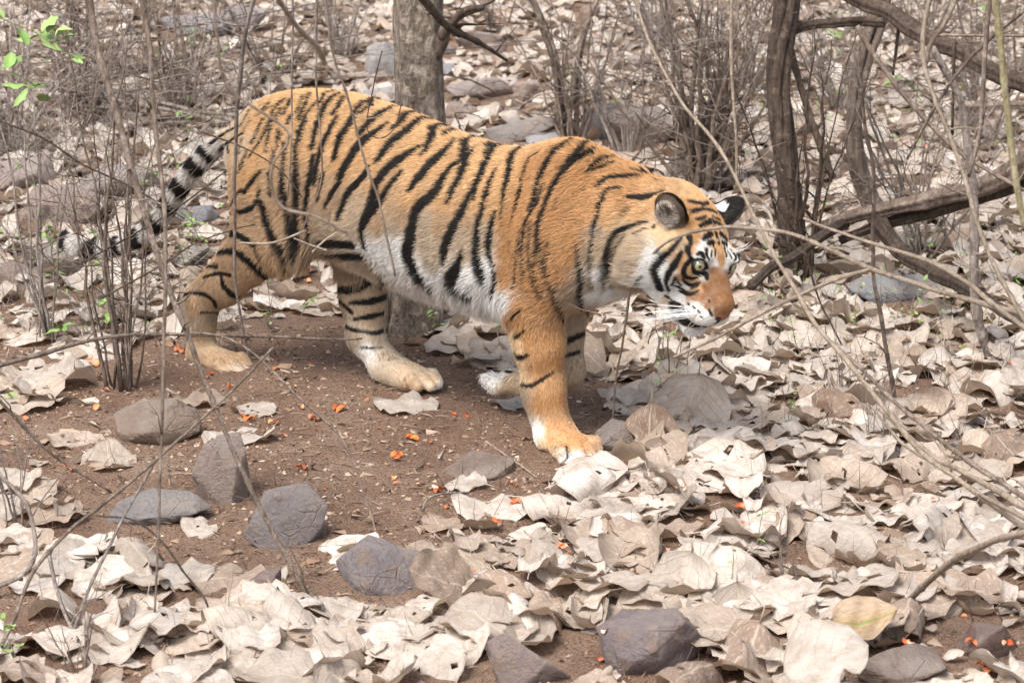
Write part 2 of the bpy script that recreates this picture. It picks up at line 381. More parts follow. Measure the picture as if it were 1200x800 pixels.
R_(18, 135, 235, 96, 60, (.42, .36, .34), 'pinkish grey stone above the tail among thin stems', rz=.6)
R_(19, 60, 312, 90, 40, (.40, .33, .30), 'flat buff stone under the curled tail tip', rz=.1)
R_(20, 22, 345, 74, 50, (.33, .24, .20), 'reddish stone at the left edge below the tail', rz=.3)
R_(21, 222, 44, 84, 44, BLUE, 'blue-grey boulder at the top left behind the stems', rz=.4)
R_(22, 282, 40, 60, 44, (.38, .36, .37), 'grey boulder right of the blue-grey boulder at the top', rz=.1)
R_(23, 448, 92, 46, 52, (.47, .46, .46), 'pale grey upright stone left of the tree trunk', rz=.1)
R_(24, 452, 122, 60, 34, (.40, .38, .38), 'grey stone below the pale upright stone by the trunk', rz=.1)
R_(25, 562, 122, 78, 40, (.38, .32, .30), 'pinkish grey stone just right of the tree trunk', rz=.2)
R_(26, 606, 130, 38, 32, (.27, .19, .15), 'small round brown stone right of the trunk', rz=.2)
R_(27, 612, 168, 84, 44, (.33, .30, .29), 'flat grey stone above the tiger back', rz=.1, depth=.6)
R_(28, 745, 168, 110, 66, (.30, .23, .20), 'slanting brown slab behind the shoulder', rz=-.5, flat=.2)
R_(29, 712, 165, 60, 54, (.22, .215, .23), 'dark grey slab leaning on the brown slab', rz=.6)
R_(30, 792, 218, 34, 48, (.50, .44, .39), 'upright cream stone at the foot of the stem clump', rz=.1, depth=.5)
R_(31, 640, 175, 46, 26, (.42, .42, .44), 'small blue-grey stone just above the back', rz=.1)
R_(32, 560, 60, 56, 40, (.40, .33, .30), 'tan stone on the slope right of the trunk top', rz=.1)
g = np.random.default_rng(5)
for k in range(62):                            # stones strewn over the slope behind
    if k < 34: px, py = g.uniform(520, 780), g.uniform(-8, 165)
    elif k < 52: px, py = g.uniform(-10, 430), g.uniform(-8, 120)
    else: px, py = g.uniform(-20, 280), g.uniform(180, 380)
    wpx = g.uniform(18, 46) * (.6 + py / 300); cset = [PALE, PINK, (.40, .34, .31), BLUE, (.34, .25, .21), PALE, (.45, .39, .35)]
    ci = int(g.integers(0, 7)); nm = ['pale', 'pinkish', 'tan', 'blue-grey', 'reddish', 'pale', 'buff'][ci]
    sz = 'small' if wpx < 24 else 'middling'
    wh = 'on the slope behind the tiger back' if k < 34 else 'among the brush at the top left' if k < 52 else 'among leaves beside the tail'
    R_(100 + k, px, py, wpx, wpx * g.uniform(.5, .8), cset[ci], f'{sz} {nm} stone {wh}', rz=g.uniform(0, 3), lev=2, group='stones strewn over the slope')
# ---------------------------------------------------------------- tiger: shape
O_T = np.array([-0.84922, -0.24126, 0.0])
TH = math.radians(40)
HX = np.array([math.cos(TH), -math.sin(TH), 0.0]); HY = np.array([math.sin(TH), math.cos(TH), 0.0]); HZ = np.array([0, 0, 1.0])
O_L = O_T + HY * 0.08                      # local origin: below the body's centre line

def to_local(p):
    q = np.asarray(p) - O_L
    return np.stack([q @ HX, q @ HY, q @ HZ], -1)
def to_world(p):
    p = np.asarray(p, float)
    return O_L + p[..., 0:1] * HX + p[..., 1:2] * HY + p[..., 2:3] * HZ
def J(px, py, l=0.0):                      # photo pixel -> tiger-local point on the plane Y = l
    d = ray(px, py)
    t = ((O_L - CAM) @ HY + l) / (d @ HY)
    return to_local(CAM + d * t)

def smin(a, b, k):
    h = np.maximum(k - np.abs(a - b), 0) / k
    return np.minimum(a, b) - h * h * k * 0.25

def cone(a, b, ra, rb, sq=None):           # round cone; sq = (axis, factor) squashes across an axis
    a = np.asarray(a, float); b = np.asarray(b, float)
    def f(p):
        ba = b - a; pa = p - a
        if sq is not None:
            ax = np.asarray(sq[0], float); ax /= np.linalg.norm(ax)
            q = (pa @ ax) * (1 / sq[1] - 1)
            pa = pa + q[..., None] * ax
            ba = ba + ax * (ba @ ax) * (1 / sq[1] - 1)
        L2 = ba @ ba
        h = np.clip((pa @ ba) / L2, 0, 1)
        h = h * h * (3 - 2 * h) * 0.35 + h * 0.65
        return np.linalg.norm(pa - h[..., None] * ba, axis=-1) - (ra + (rb - ra) * h)
    m = max(ra, rb) * (max(1, sq[1]) if sq else 1)
    return f, np.minimum(a, b) - m, np.maximum(a, b) + m

def ell(c, r, M=None):
    c = np.asarray(c, float); r = np.asarray(r, float)
    def f(p):
        q = p - c
        if M is not None: q = q @ M
        k0 = np.linalg.norm(q / r, axis=-1); k1 = np.linalg.norm(q / (r * r), axis=-1)
        return k0 * (k0 - 1) / np.maximum(k1, 1e-6)
    m = r.max() if M is not None else r
    return f, c - m, c + m

def loft(st):                              # stations: x, ztop, zbot, halfwidth, y-centre
    st = np.array(st, float)
    xs = st[:, 0]
    def sm(x, col):
        return np.interp(x, XS, np.interp(XS, xs, col))
    XS = np.linspace(xs[0], xs[-1], 200)
    cols = []
    for k in range(1, 5):
        v = np.interp(XS, xs, st[:, k])
        w = np.hanning(23); w /= w.sum()
        vp = np.concatenate([np.full(11, v[0]), v, np.full(11, v[-1])])
        cols.append(np.convolve(vp, w, 'valid'))
    def f(p):
        x = p[..., 0]
        zt, zb, w, yc = [np.interp(x, XS, c) for c in cols]
        h = (zt - zb) / 2; zc = (zt + zb) / 2
        dx = np.maximum(np.maximum(xs[0] - x, x - xs[-1]), 0)
        y = (p[..., 1] - yc); z = p[..., 2] - zc
        # egg section: narrower toward the spine
        wl = w * (1 - 0.16 * np.clip(z / h, -1, 1))
        k0 = np.sqrt((y / wl) ** 2 + (z / h) ** 2 + 1e-9)
        k1 = np.sqrt((y / (wl * wl)) ** 2 + (z / (h * h)) ** 2 + 1e-9)
        d = k0 * (k0 - 1) / k1
        return np.where(dx > 0, np.sqrt(np.maximum(d, 0) ** 2 + dx * dx) + 0 * d, d)
    return f, np.array([xs[0], -0.3, st[:, 2].min()]), np.array([xs[-1], 0.3, st[:, 1].max()])

# ---- head pose: fitted so that the landmarks of a tiger head fall where the photo shows them
HEAD_LM = [((.114, -.053, .030), (820.5, 312)), ((.114, .053, .030), (861, 314.5)), ((.205, 0, -.042), (843.5, 371)),
           ((-.030, -.096, .088), (789, 246)), ((-.030, .096, .088), (850, 248)), ((.155, 0, -.125), (817, 384))]
def proj(w):
    v = np.asarray(w) - CAM
    return np.stack([600 + FPX * (v @ CR) / (v @ CF), 400 - FPX * (v @ CU) / (v @ CF)], -1)
def rotm(r):
    a = np.linalg.norm(r)
    if a < 1e-9: return np.eye(3)
    k = r / a; K = np.array([[0, -k[2], k[1]], [k[2], 0, -k[0]], [-k[1], k[0], 0]])
    return np.eye(3) + math.sin(a) * K + (1 - math.cos(a)) * K @ K
HS = 1.04                                   # head scale
def fit_head():
    yaw, pit = math.radians(-22), math.radians(42)
    F = np.array([math.cos(yaw) * math.cos(pit), math.sin(yaw) * math.cos(pit), -math.sin(pit)])
    Y = np.array([-math.sin(yaw), math.cos(yaw), 0.0])
    U = np.cross(F, Y)
    B0 = np.stack([F, Y, U], 0)             # rows: head axes in tiger-local
    T0 = J(812, 285, -0.02)
    x = np.zeros(6)
    P = np.array([l[0] for l in HEAD_LM]) * HS; Q = np.array([l[1] for l in HEAD_LM], float)
    def res(x):
        B = B0 @ rotm(x[:3]).T
        w = to_world(P @ B + T0 + x[3:])
        r = ((proj(w) - Q)).ravel()
        return np.concatenate([r, [(T0 + x[3:])[1] * 100 + 3.5, x[0] * 8, x[1] * 8, x[2] * 8]])
    for _ in range(30):
        r = res(x); Jm = np.stack([(res(x + 1e-5 * e) - r) / 1e-5 for e in np.eye(6)], 1)
        x = x - np.linalg.lstsq(Jm, r, rcond=None)[0]
    B = B0 @ rotm(x[:3]).T
    return B, T0 + x[3:], res(x)[:12].reshape(-1, 2)
HB, HT, _hres = fit_head()
def H(p): return (np.asarray(p, float) * HS) @ HB + HT          # head-local (unscaled) -> tiger-local
def to_head(p): return ((p - HT) @ HB.T) / HS

def hprims():
    P = []
    def add(pr, k): P.append((pr, k))
    add(ell((0, 0, 0), (.105, .088, .080)), .03)
    add(ell((.040, 0, .028), (.075, .070, .050)), .03)                 # forehead
    for s in (-1, 1):
        add(ell((.018, s * .072, -.030), (.070, .052, .066)), .035)      # cheeks
        add(cone((-.02, s * .062, -.070), (.10, s * .030, -.112), .050, .030), .028)  # jaw
        add(ell((-.015, s * .098, -.055), (.048, .036, .068)), .03)        # ruff
        add(ell((.066, s * .066, -.002), (.040, .028, .028)), .02)        # zygoma
        add(ell((.088, s * .050, .050), (.026, .024, .012)), .018)        # brow
        add(ell((.158, s * .027, -.066), (.042, .029, .031)), .014)       # whisker pads
    add(cone((.080, 0, .018), (.188, 0, -.020), .036, .0255, ((0, 1, 0), 1.15)), .024)    # bridge
    add(cone((.09, 0, -.045), (.172, 0, -.056), .052, .030), .025)
    add(cone((.075, 0, -.112), (.148, 0, -.124), .036, .0255, ((0, 1, 0), 1.2)), .016)   # chin
    return P
def hsubs():
    S = []
    for s in (-1, 1):
        S.append((ell((.119, s * .058, .028), (.021, .0165, .0098)), .006))       # eye sockets
        S.append((cone((.199, s * .009, -.052), (.210, s * .0125, -.047), .0040, .0035), .004))
        S.append((cone((.180, s * .004, -.094), (.078, s * .064, -.094), .0045, .0040), .006))    # mouth line
    S.append((cone((.208, 0, -.055), (.192, 0, -.082), .003, .003), .006))
    return S

def earprims():                            # in head space
    E = []
    for s in (-1, 1):
        ax = np.array([.12, s * .46, .86]); ax /= np.linalg.norm(ax)       # ear's up
        fr = np.array([.42, s * .88, -.20]); fr -= ax * (fr @ ax); fr /= np.linalg.norm(fr)   # opening looks this way
        sd = np.cross(ax, fr)
        M = np.stack([sd, ax, fr], 1)
        c = np.array([-.030, s * .094, .086])
        outer = ell(c, (.043, .050, .022), M)
        inner = ell(c + fr * .017 + ax * .003, (.036, .043, .016), M)
        E.append((outer, inner, c, M))
    return E
EARS = earprims()

def head_sdf(q):                           # q in head space
    d = np.full(q.shape[:-1], 1.0)
    for (f, lo, hi), k in hprims(): d = smin(d, f(q), k)
    for (f, lo, hi), k in hsubs(): d = -smin(-d, f(q), k)
    for outer, inner, c, M in EARS:
        e = np.maximum(outer[0](q), -inner[0](q))
        d = smin(d, e, .014)
    f = ell((.202, 0, -.040), (.012, .019, .012))[0]
    d = smin(d, f(q), .007)
    return d * HS
EYES = [(np.array([.0995, s * .0520, .0280]), .0175) for s in (-1, 1)]
HLO = np.array([-.20, -.22, -.20]); HHI = np.array([.27, .22, .21])

# ---- body primitives, tiger-local
def paw(base, toe, w, r, lift=0.0, spread=1.0, up=(0, 0, 1)):
    """base: centre of the foot, toe: direction tip point; w: half width"""
    base = np.asarray(base, float); toe = np.asarray(toe, float)
    d = toe - base; L = np.linalg.norm(d); d /= L
    up = np.asarray(up, float)
    s = np.cross(up, d); s /= np.linalg.norm(s)
    out = [(cone(base, base + d * L * .55, r * 1.05, r * 1.0, (s, 1.25)), .03)]
    for i, (o, l) in enumerate(((-.92, .82), (-.31, 1.0), (.31, 1.0), (.92, .84))):
        a = base + d * L * .40 + s * w * o * .72
        m = base + d * L * l * .82 + s * w * o * spread + up * r * .20
        b = base + d * L * l * 1.0 + s * w * o * spread - up * r * .18
        out.append((cone(a, m, r * .58, r * .54), .007))
        out.append((cone(m, b, r * .56, r * .46), .006))
    return out

def body_groups():
    G = {}
    st = [(.015, .690, .600, .045, 0), (0.05, .742, .49, .090, 0), (.10, .778, .44, .125, 0), (.16, .803, .42, .148, 0), (.23, .820, .41, .157, 0),
          (.33, .836, .385, .155, 0), (.42, .843, .372, .152, 0), (.55, .834, .350, .160, 0), (.70, .806, .332, .172, 0),
          (.85, .776, .318, .178, 0), (.98, .755, .305, .176, 0), (1.08, .762, .305, .170, 0), (1.18, .790, .325, .158, -.002),
          (1.26, .800, .360, .146, -.004), (1.34, .785, .40, .125, -.006), (1.42, .750, .45, .10, -.01)]
    G['torso'] = [(loft(st), .01)]
    # shoulder blades and muscles
    G['torso'] += [(cone(J(668, 200, -.085), J(640, 300, -.125), .075, .085, ((0, 1, 0), .75)), .09),
                   (cone(J(668, 200, .10), J(672, 320, .12), .075, .085, ((0, 1, 0), .75)), .09)]
    # neck
    nb = np.array([1.27, 0, .585])
    n2 = np.array([1.46, -.008, .600]); n3 = H((-.045, 0, -.015))
    G['torso'] += [(cone(nb, n2, .190, .140, ((0, 1, 0), .82)), .08), (cone(n2, n3, .140, .108, ((0, 1, 0), .92)), .06),
                   (cone(H((-.09, 0, .03)), H((-.01, 0, .028)), .078, .07), .05),
                   (ell((1.33, 0, .52), (.11, .10, .10)), .06)]
    # near hind leg
    y = -.10
    hip = J(335, 205, y); knee = J(333, 276, -.115); hock = J(230, 348, -.085); ank = J(237, 408, -.08)
    G['leg_nh'] = [(cone(hip, knee, .125, .088, ((0, 1, 0), .62)), .06),
                   (cone(J(312, 215, y), J(292, 296, y), .095, .068, ((0, 1, 0), .62)), .06),
                   (cone(knee, J(266, 334, -.09), .072, .050, ((0, 1, 0), .72)), .05),
                   (cone(J(276, 306, -.09), hock, .056, .034, ((0, 1, 0), .72)), .05),
                   (cone(J(266, 334, -.09), J(238, 356, -.085), .048, .038, ((0, 1, 0), .8)), .03),
                   (cone(J(237, 354, -.085), ank, .0400, .0385), .03)]
    G['leg_nh'] += paw(ank + np.array([.0, 0, -.022]), J(286, 433, -.085) + np.array([0, 0, .0]), .047, .037)
    # far hind leg
    y = .085
    hip = J(405, 215, y); knee = J(424, 292, y + .01); mid = J(424, 345, y + .01); hock = J(428, 392, y); ank = J(452, 428, y)
    G['leg_fh'] = [(cone(hip, knee, .12, .088, ((0, 1, 0), .6)), .06), (cone(knee, mid, .086, .068, ((0, 1, 0), .75)), .04),
                   (cone(mid, hock, .066, .048, ((0, 1, 0), .8)), .04), (cone(hock, ank, .048, .042), .04),
                   (cone(ank, J(478, 442, y), .042, .036), .03)]
    G['leg_fh'] += paw(J(466, 438, y) , J(508, 449, y), .044, .033)
    # near front leg
    y = -.075
    G['leg_nf'] = [(cone(J(645, 285, -.105), J(628, 350, -.105), .10, .084, ((0, 1, 0), .72)), .06),
                   (cone(J(624, 350, -.105), J(632, 400, -.10), .080, .066, ((0, 1, 0), .85)), .04),
                   (cone(J(632, 400, -.10), J(637, 455, -.10), .066, .054, ((0, 1, 0), .9)), .04),
                   (cone(J(637, 455, -.10), J(647, 504, -.105), .054, .050, ((0, 1, 0), .95)), .03)]
    G['leg_nf'] += paw(J(652, 512, -.108), J(688, 538, -.125), .057, .040, spread=1.05)
    # far front leg, lifted and folded back at the wrist
    y = .10
    el = J(662, 352, .10); wr = J(664, 434, .075)
    G['leg_ff'] = [(cone(J(665, 300, .10), el, .09, .066, ((0, 1, 0), .7)), .05), (cone(el, wr, .060, .046), .04),
                   (cone(wr, J(640, 452, .07), .044, .040), .03)]
    tb = J(632, 449, .07); tt = J(574, 445, .065)
    dd = (tt - tb) / np.linalg.norm(tt - tb)
    upv = np.array([0, 0, 1.0]); upv = -(upv - dd * (upv @ dd)); upv /= np.linalg.norm(upv)
    G['leg_ff'] += paw(tb, tt, .045, .036, up=upv)
    return G

TAIL_PX = [(306, 146, 0.036), (288, 153, 0.0312), (268, 162, 0.0262), (249, 175, 0.0258), (232, 192, 0.0259), (215, 214, 0.027), (199, 238, 0.027), (182, 261, 0.0261), (162, 278, 0.0252), (138, 288, 0.0244), (112, 293, 0.0235), (88, 288, 0.0226), (71, 277, 0.0218), (66, 264, 0.0209), (76, 254, 0.02), (93, 254, 1.35 * 0.0165)]
def tail_prims():
    tl = catmull([list(J(x, y, .035 * max(0, (i - 11)) ** .8)) + [r] for i, (x, y, r) in enumerate(TAIL_PX)], 4)
    return [(cone(a[:3], b[:3], a[3], b[3]), .003) for a, b in zip(tl[:-1], tl[1:])]

GROUPS = body_groups(); GROUPS['tail'] = tail_prims()
JOINK = {'leg_nh': .075, 'leg_fh': .06, 'leg_nf': .05, 'leg_ff': .05, 'tail': .035}

RELIEF = []                                 # folds (+) and ridges (-) of skin and muscle: end points, depth, half width
for _s in (-1, 1):
    for (x0, z0, x1, z1, A, sg) in ((1.13, .70, 1.09, .42, .012, .022), (1.03, .60, 1.00, .36, .005, .02), (.40, .62, .43, .42, .012, .030), (.30, .74, .22, .60, .006, .03),
                                    (1.26, .74, 1.20, .52, -.008, .030), (1.33, .66, 1.30, .48, .008, .025), (1.20, .46, 1.26, .34, .006, .02), (.16, .62, .20, .42, -.006, .04),
                                    (.62, .60, .60, .42, .0035, .016), (.70, .60, .69, .40, .0035, .016), (.78, .60, .78, .38, .0035, .016), (.86, .60, .87, .37, .0035, .016), (.94, .62, .95, .38, .0035, .016)):
        RELIEF.append((np.array([x0, _s * .17, z0]), np.array([x1, _s * .19, z1]), A, sg))
def relief(p):
    d = .0030 * fbm(p, 19, 2, 81)
    f = p.reshape(-1, 3); lo = f.min(0); hi = f.max(0)
    for a, b, A, sg in RELIEF:
        if np.any(np.minimum(a, b)[[0, 2]] - 2.5 * sg > hi[[0, 2]]) or np.any(np.maximum(a, b)[[0, 2]] + 2.5 * sg < lo[[0, 2]]) or a[1] * (lo[1] + hi[1]) < -.02: continue
        ab = b - a; t = np.clip(((p - a) @ ab) / (ab @ ab), 0, 1); r2 = ((p - a - t[..., None] * ab) ** 2 * np.array([1, .12, 1])).sum(-1)
        d = d + A * np.exp(-r2 / (sg * sg)) * np.sin(np.pi * np.clip(t * .8 + .1, 0, 1))
    return d
def body_sdf_block(pts, only=None):        # pts (...,3) in tiger-local
    D = None
    for g in ('torso', 'leg_nh', 'leg_fh', 'leg_nf', 'leg_ff', 'tail'):
        d = np.full(pts.shape[:-1], .5)
        plo = pts.reshape(-1, 3).min(0); phi = pts.reshape(-1, 3).max(0)
        for (f, lo, hi), k in GROUPS[g]:
            m = .12
            if np.any(lo - m > phi) or np.any(hi + m < plo): continue
            d = smin(d, f(pts), k)
        D = d if D is None else smin(D, d, JOINK[g])
    if np.abs(D).min() < .03: D = D + relief(pts)
    q = to_head(pts)
    lo = q.reshape(-1, 3).min(0); hi = q.reshape(-1, 3).max(0)
    if not (np.any(lo > HHI) or np.any(hi < HLO)):
        D = smin(D, head_sdf(q), .035)
    return D

def polygonise(step=.0065):
    import openvdb
    lo = np.array([-.78, -.30, -.02]); hi = np.array([1.90, .30, .92])
    n = np.ceil((hi - lo) / step).astype(int)
    A = np.full(n, .1, np.float32)
    B = 24
    for i in range(0, n[0], B):
        for j in range(0, n[1], B):
            for k in range(0, n[2], B):
                e = np.minimum([i + B, j + B, k + B], n)
                c = lo + (np.array([i, j, k]) + e) * .5 * step
                d = body_sdf_block(c[None, :])[0]
                if d > .30 + 0 * step: continue
                ii, jj, kk = np.meshgrid(np.arange(i, e[0]), np.arange(j, e[1]), np.arange(k, e[2]), indexing='ij')
                pts = lo + np.stack([ii, jj, kk], -1) * step
                A[i:e[0], j:e[1], k:e[2]] = body_sdf_block(pts)
    g = openvdb.FloatGrid(background=.1)
    g.copyFromArray(np.clip(A, -.1, .1).astype(np.float32), tolerance=0)
    P, Q = g.convertToQuads(isovalue=0.0)
    P = lo + P * step
    return P, Q

def sdf_pts(P, B=4096):
    key = np.floor(P / .16).astype(int)
    key = key[:, 0] * 10000 + key[:, 1] * 100 + key[:, 2]
    out = np.empty(len(P)); order = np.argsort(key, kind='stable'); ks = key[order]
    cuts = np.flatnonzero(np.diff(ks)) + 1
    for s in np.split(order, cuts): out[s] = body_sdf_block(P[s])
    return out
def sdf_grad(P, e=.0015):
    return np.stack([sdf_pts(P + e * v) - sdf_pts(P - e * v) for v in np.eye(3)], -1) / (2 * e)
# ---------------------------------------------------------------- tiger: coat pattern
# dark stripes, each a run of (x, y, half width) read off the photograph and then laid on the body's surface in 3-D
STR = """293,130,1.8 283,148,2|294,141,1.2 288,150,1.4 284,165,1.4 281,180,1.2|309,129,2.5 315,122,2.5|300,137,.8 320,125,1.1 335,116,1|309,140,2 296,167,2
290,177,1.6 280,203,1.3|336,116,1.2 325,126,1.6 315,145,1.6 307,162,1.4 292,185,1.2|341,118,2.6 333,134,2.4|330,127,1.6 323,141,2|320,130,1.6 316,155,2.2 312,178,1.6
356,112,1.4 348,133,1.6|341,137,2.8 337,145,2.4|327,151,1.5 325,162,1.3|331,155,1.6 322,180,2 318,205,1.6|334,168,1.8 331,205,2.2 329,232,1.6|363,110,2 351,140,2.4|373,119,1.6 362,131,2.6 352,155,3.6 348,170,3 346,178,2.6 348,210,3 348,240,3
399,110,2 388,116,3.4 380,127,4 375,140,4 370,155,3.5 366,173,3|367,183,2.6 364,210,3 363,216,2.4|397,105,2 382,111,2.2 377,120,2.4|403,115,3 391,133,2.6|396,136,2 388,150,3.4 381,165,3.6 375,180,3.4 371,200,3 369,215,2.6
400,108,1.2 428,110,1.2|443,115,.9 484,130,.9 540,150,.9|458,121,1 435,117,2.5 420,126,3.5 412,141,4 401,158,4.6 396,172,4 392,186,3|435,123,2.4 424,132,2.4|461,125,1.5 446,133,4 432,145,4.6 423,156,3.6
455,144,1.5 439,156,4 425,166,5 413,182,5 400,205,4.4 398,214,3 389,227,3 382,242,2|495,133,1.5 479,133,3 468,145,4 459,152,1.8|495,138,2 483,148,4.4 468,160,5 457,169,5 449,180,5 441,190,2.6
433,195,2.6 430,203,4 419,215,4 408,227,4.4 402,241,4 396,257,2.2|495,170,1.3 476,182,4 457,196,5 446,208,5 441,217,5 438,234,6 433,248,6 428,258,5 424,271,4 428,290,3|471,201,2 457,218,3 446,236,4 437,247,5
530,147,2.2 512,148,3.5 505,162,4 500,174,3 493,182,1.3|530,152,1.8 519,159,1.8|534,163,1.4 520,178,4.6 504,193,5.4 493,207,5 490,209,4.5 480,223,2.6|560,160,2 547,165,4 543,182,4 538,190,2.4 530,195,2.6 520,208,4 510,226,5 506,230,5.4 491,243,6 485,259,6 481,277,7 478,295,8 479,303,8 489,322,7 504,334,5
556,172,1.3 547,187,3.8 540,206,4.4 532,220,4 525,238,2|585,166,2.4 577,177,4 567,195,4.4 559,214,4 551,228,3.4 543,246,4 536,258,5 528,274,5.4 521,293,5.4 520,308,3|574,168,2 569,180,1.4|559,222,1.5 555,235,1.2
582,198,1.3 575,213,2.6 569,231,3 565,248,3 561,258,3.4 559,277,4 558,300,4 563,322,4.4 565,330,3|543,289,1 539,307,4 531,322,6.4 528,331,7 537,341,5 552,346,4|612,172,2.6 602,180,4.4 597,200,4 592,222,3.4 589,245,2.4 587,255,1.3
580,248,1.8 573,278,2.8 573,298,2.8 577,308,2 580,318,2.4 581,334,3.4 579,345,3|635,177,1.1 621,187,2 614,205,2.4 609,225,2.4 604,246,1.8 600,262,.9|672,164,2 652,175,3.4 641,191,3.5 632,210,3 626,232,2.4 620,246,1.4|653,168,1.1 641,179,1.1|695,165,1.8 682,172,3 671,183,2.5 665,190,2
699,175,1.8 680,183,3.2 665,193,3.8 654,209,3 645,224,2.5 638,243,2.4 631,261,2.5 630,288,2.4 629,310,1|638,215,1 632,232,1.8 621,252,1.5 618,256,1.8 614,274,1.8 612,302,1.7 615,328,.9|623,258,.9 620,288,1.6 623,309,1.6 627,328,1.4 634,348,1.3|609,270,.9 607,292,1 605,317,1.1 601,339,.7
642,285,1.1 640,317,1.9 648,336,2.1 651,348,1.9 658,368,1.9 660,378,1|635,284,.7 635,314,.7|676,287,.9 679,311,2.1 682,330,2.9 681,348,2.9 688,368,1.4|728,220,1.3 713,222,1.9 704,238,2 699,258,2 696,265,1.9 693,299,1.7 696,340,.9|750,206,2.2 737,207,3.4 716,208,2.4 705,213,1.9 700,219,1.1|719,184,1.6 705,186,2 694,194,1.7 687,202,.9
720,190,1.8 705,195,1.7 693,200,.9|695,171,.9 708,172,.9|719,185,.8 731,190,.7|735,231,1.5 740,231,2.6 757,231,3.8 767,227,2.4 778,224,2.2|737,241,1.1 730,253,1.1|741,199,1.8 757,204,2|764,209,.9 775,213,.9|684.6,221.5,1 685,222,1|654,231,.6 649,246,.6
759,260,1.1 739,266,1.9 725,273,3 716,290,4 715,308,3.4 717,323,2.4 719,335,1.9|736,275,1.4 727,293,1.9 720,306,2.4|713,312,1.4 709,338,1.1|757,269,1.5 748,275,1.1|767,264,1.4 766,267,1.2
306,201,1.8 296,213,2.8 287,226,2.2|284,222,1.6 277,230,1.4 269,245,.9|277,247,1.6 286,248,2.4 298,242,2.8 302,232,1.9 306,221,1.3|268,254,1.3 272,249,1.3|304,235,3 309,246,4.4 314,264,4.4 322,281,5 332,294,4.4 336,307,2.6|316,203,1.9 318,230,1.7|331,202,2.2 334,235,2.4 338,255,2.8 340,272,2.8 343,290,2.4|346,201,2.6 347,230,3 346,260,3.8 347,285,4.4 345,297,3.4
363,205,3 360,234,3.4 358,250,3 360,270,2 360,285,1.3|380,203,1.8 378,211,2.4 372,235,2.2|378,284,4 395,285,5 415,287,4|384,294,3 405,298,4 425,300,3.6|392,340,3.4 412,339,4.3 433,330,3.9 450,322,2.9|410,355,1.9 431,354,3.3 452,348,3.6|397,352,2.8 412,366,2.8|415,374,1.5 433,371,2.8 450,367,2.3|402,380,2.8 412,386,1.9 428,389,1.7 440,390,2.3 449,387,2.3|423,408,1 447,407,1
250,298,1.8 270,294,3 284,300,4.4 298,312,5.8 314,325,4.6|258,282,1.5 265,275,3 278,275,3.4 296,285,3.4 306,302,1.8|240,312,2.3 256,312,2.3|240,324,1.3 258,320,1.9 270,322,2.3|260,326,2.8 263,336,2.9 273,346,3.3 279,348,1.8|226,343,1.8 240,345,2.3 250,352,2.8 253,360,1.8|214,345,1.6 222,344,2|236,366,1 255,366,1
616,386,1.1 603,395,2.1|619,416,1.2 608,419,2.6 604,413,2.4|648,436,1.2 634,445,1.7 622,452,1.7 612,450,1.7|664,400,3.2 684,391,2.7|664,417,2.1 679,412,1.7|584,434,1.8 600,436,1.8|663.5,523,.9 665,535,1.1 662,540,1|612,362,1 600,372,1.4"""
HSTR = """799,279,1.3 786,294,2.4 774,306,3.3 767,317,3.4 770,326,3.8 774,338,3.6|799,296,1.8 792,308,3.2 783,323,2.8 781,333,1.4|754,322,1.2 748,333,1.2|787,333,1 797,337,1.4 807,345,1.4|792,325,1.6 788,333,1|793,327,1.2 798,334,1
807,236,1.4 816,238,2.3 823,239,1.9 827,243,.9|809,251,1 818,247,1.9 831,246,1.9 840,249,1|815,257,1 821,257,2.1 827,254,1.4|821,265,1.9 827,262,2.4 835,260,2.6 838,262,1.6|832,258,1.8 833,262,1.8|808,278,2.8 810,285,1.9 807,292,3.6 808,298,1.9 810,303,1.9|825,280,2.4 832,275,3.2|831,286,2.6 835,284,2.6
818,298,1.8 822,297,2.8 825,302,1.8|828,292,1.4 828,299,1.6 831,304,.9|834,294,.9 833,301,.9|838,273,1.3 841,279,1.3|841,284,1.2 842,286,1.2|812,303,1.9 803,312,2.3 802,322,2.3 810,326,1.8 817,325,.9|811,312,1.1 813,319,1.3 820,323,.8|811,309,1.2 815,304.5,1.3 822,304,1.3 827,308,1.1 829,314,1.2|812,311,1.1 816,318,1.3 822,320,1.6 827,321,2.4 828.5,326,1.9
800,325,.9 805,332,1.8 812,334,1.6 818,331,.9|797,341,1.4 806,344.5,1.9 812,344,1.7 819,340,.7|810,338,.9 817,335,.9 821,330,.6|831,363,1.2 834,369,1.4|806,355,.8 808,357,.8|812,359,.9 814,361,.9|818,364,.9 820,366,.9|805,363,.7 807,365,.7|813,367,.7 815,368,.7|821,371,.7 823,372,.7|788,356,3 792,364,4 797,371,4 804,377,3.6 812,380,2.6 820,381,1.6|781,331,1.3 784,340,1.4|831,352,.8 831,354,.8|838,292,.9 838,300,.9|836,288,.8 836,290,.8"""
TAILSTR = """286,156,1.6 270,166,2 258,176,2|280,148,1.3 262,158,1.5 246,170,1.8|268,172,3 270,178,2|246,186,5 234,174,5|230,201,7.5 219,188,7.5|214,226,8 201,213,8|197,246,7 188,234,7|182,267,8.5 171,256,8.5|158,286,8 154,274,8|134,296,8.5 132,284,8|104,300,9.5 105,288,9|74,292,10 68,279,10 64,268,9|68,254,7|96,254,10 103,256,9"""
BASEC = {'v': (206, 201, 196), 'o': (199, 161, 117), 's': (187, 143, 98), 'd': (190, 138, 86), 'r': (178, 150, 120), 'g': (174, 157, 136), 'w': (232, 230, 226), 'b': (140, 99, 64), 'l': (224, 194, 158), 'k': (40, 34, 32), 'y': (190, 169, 143)}
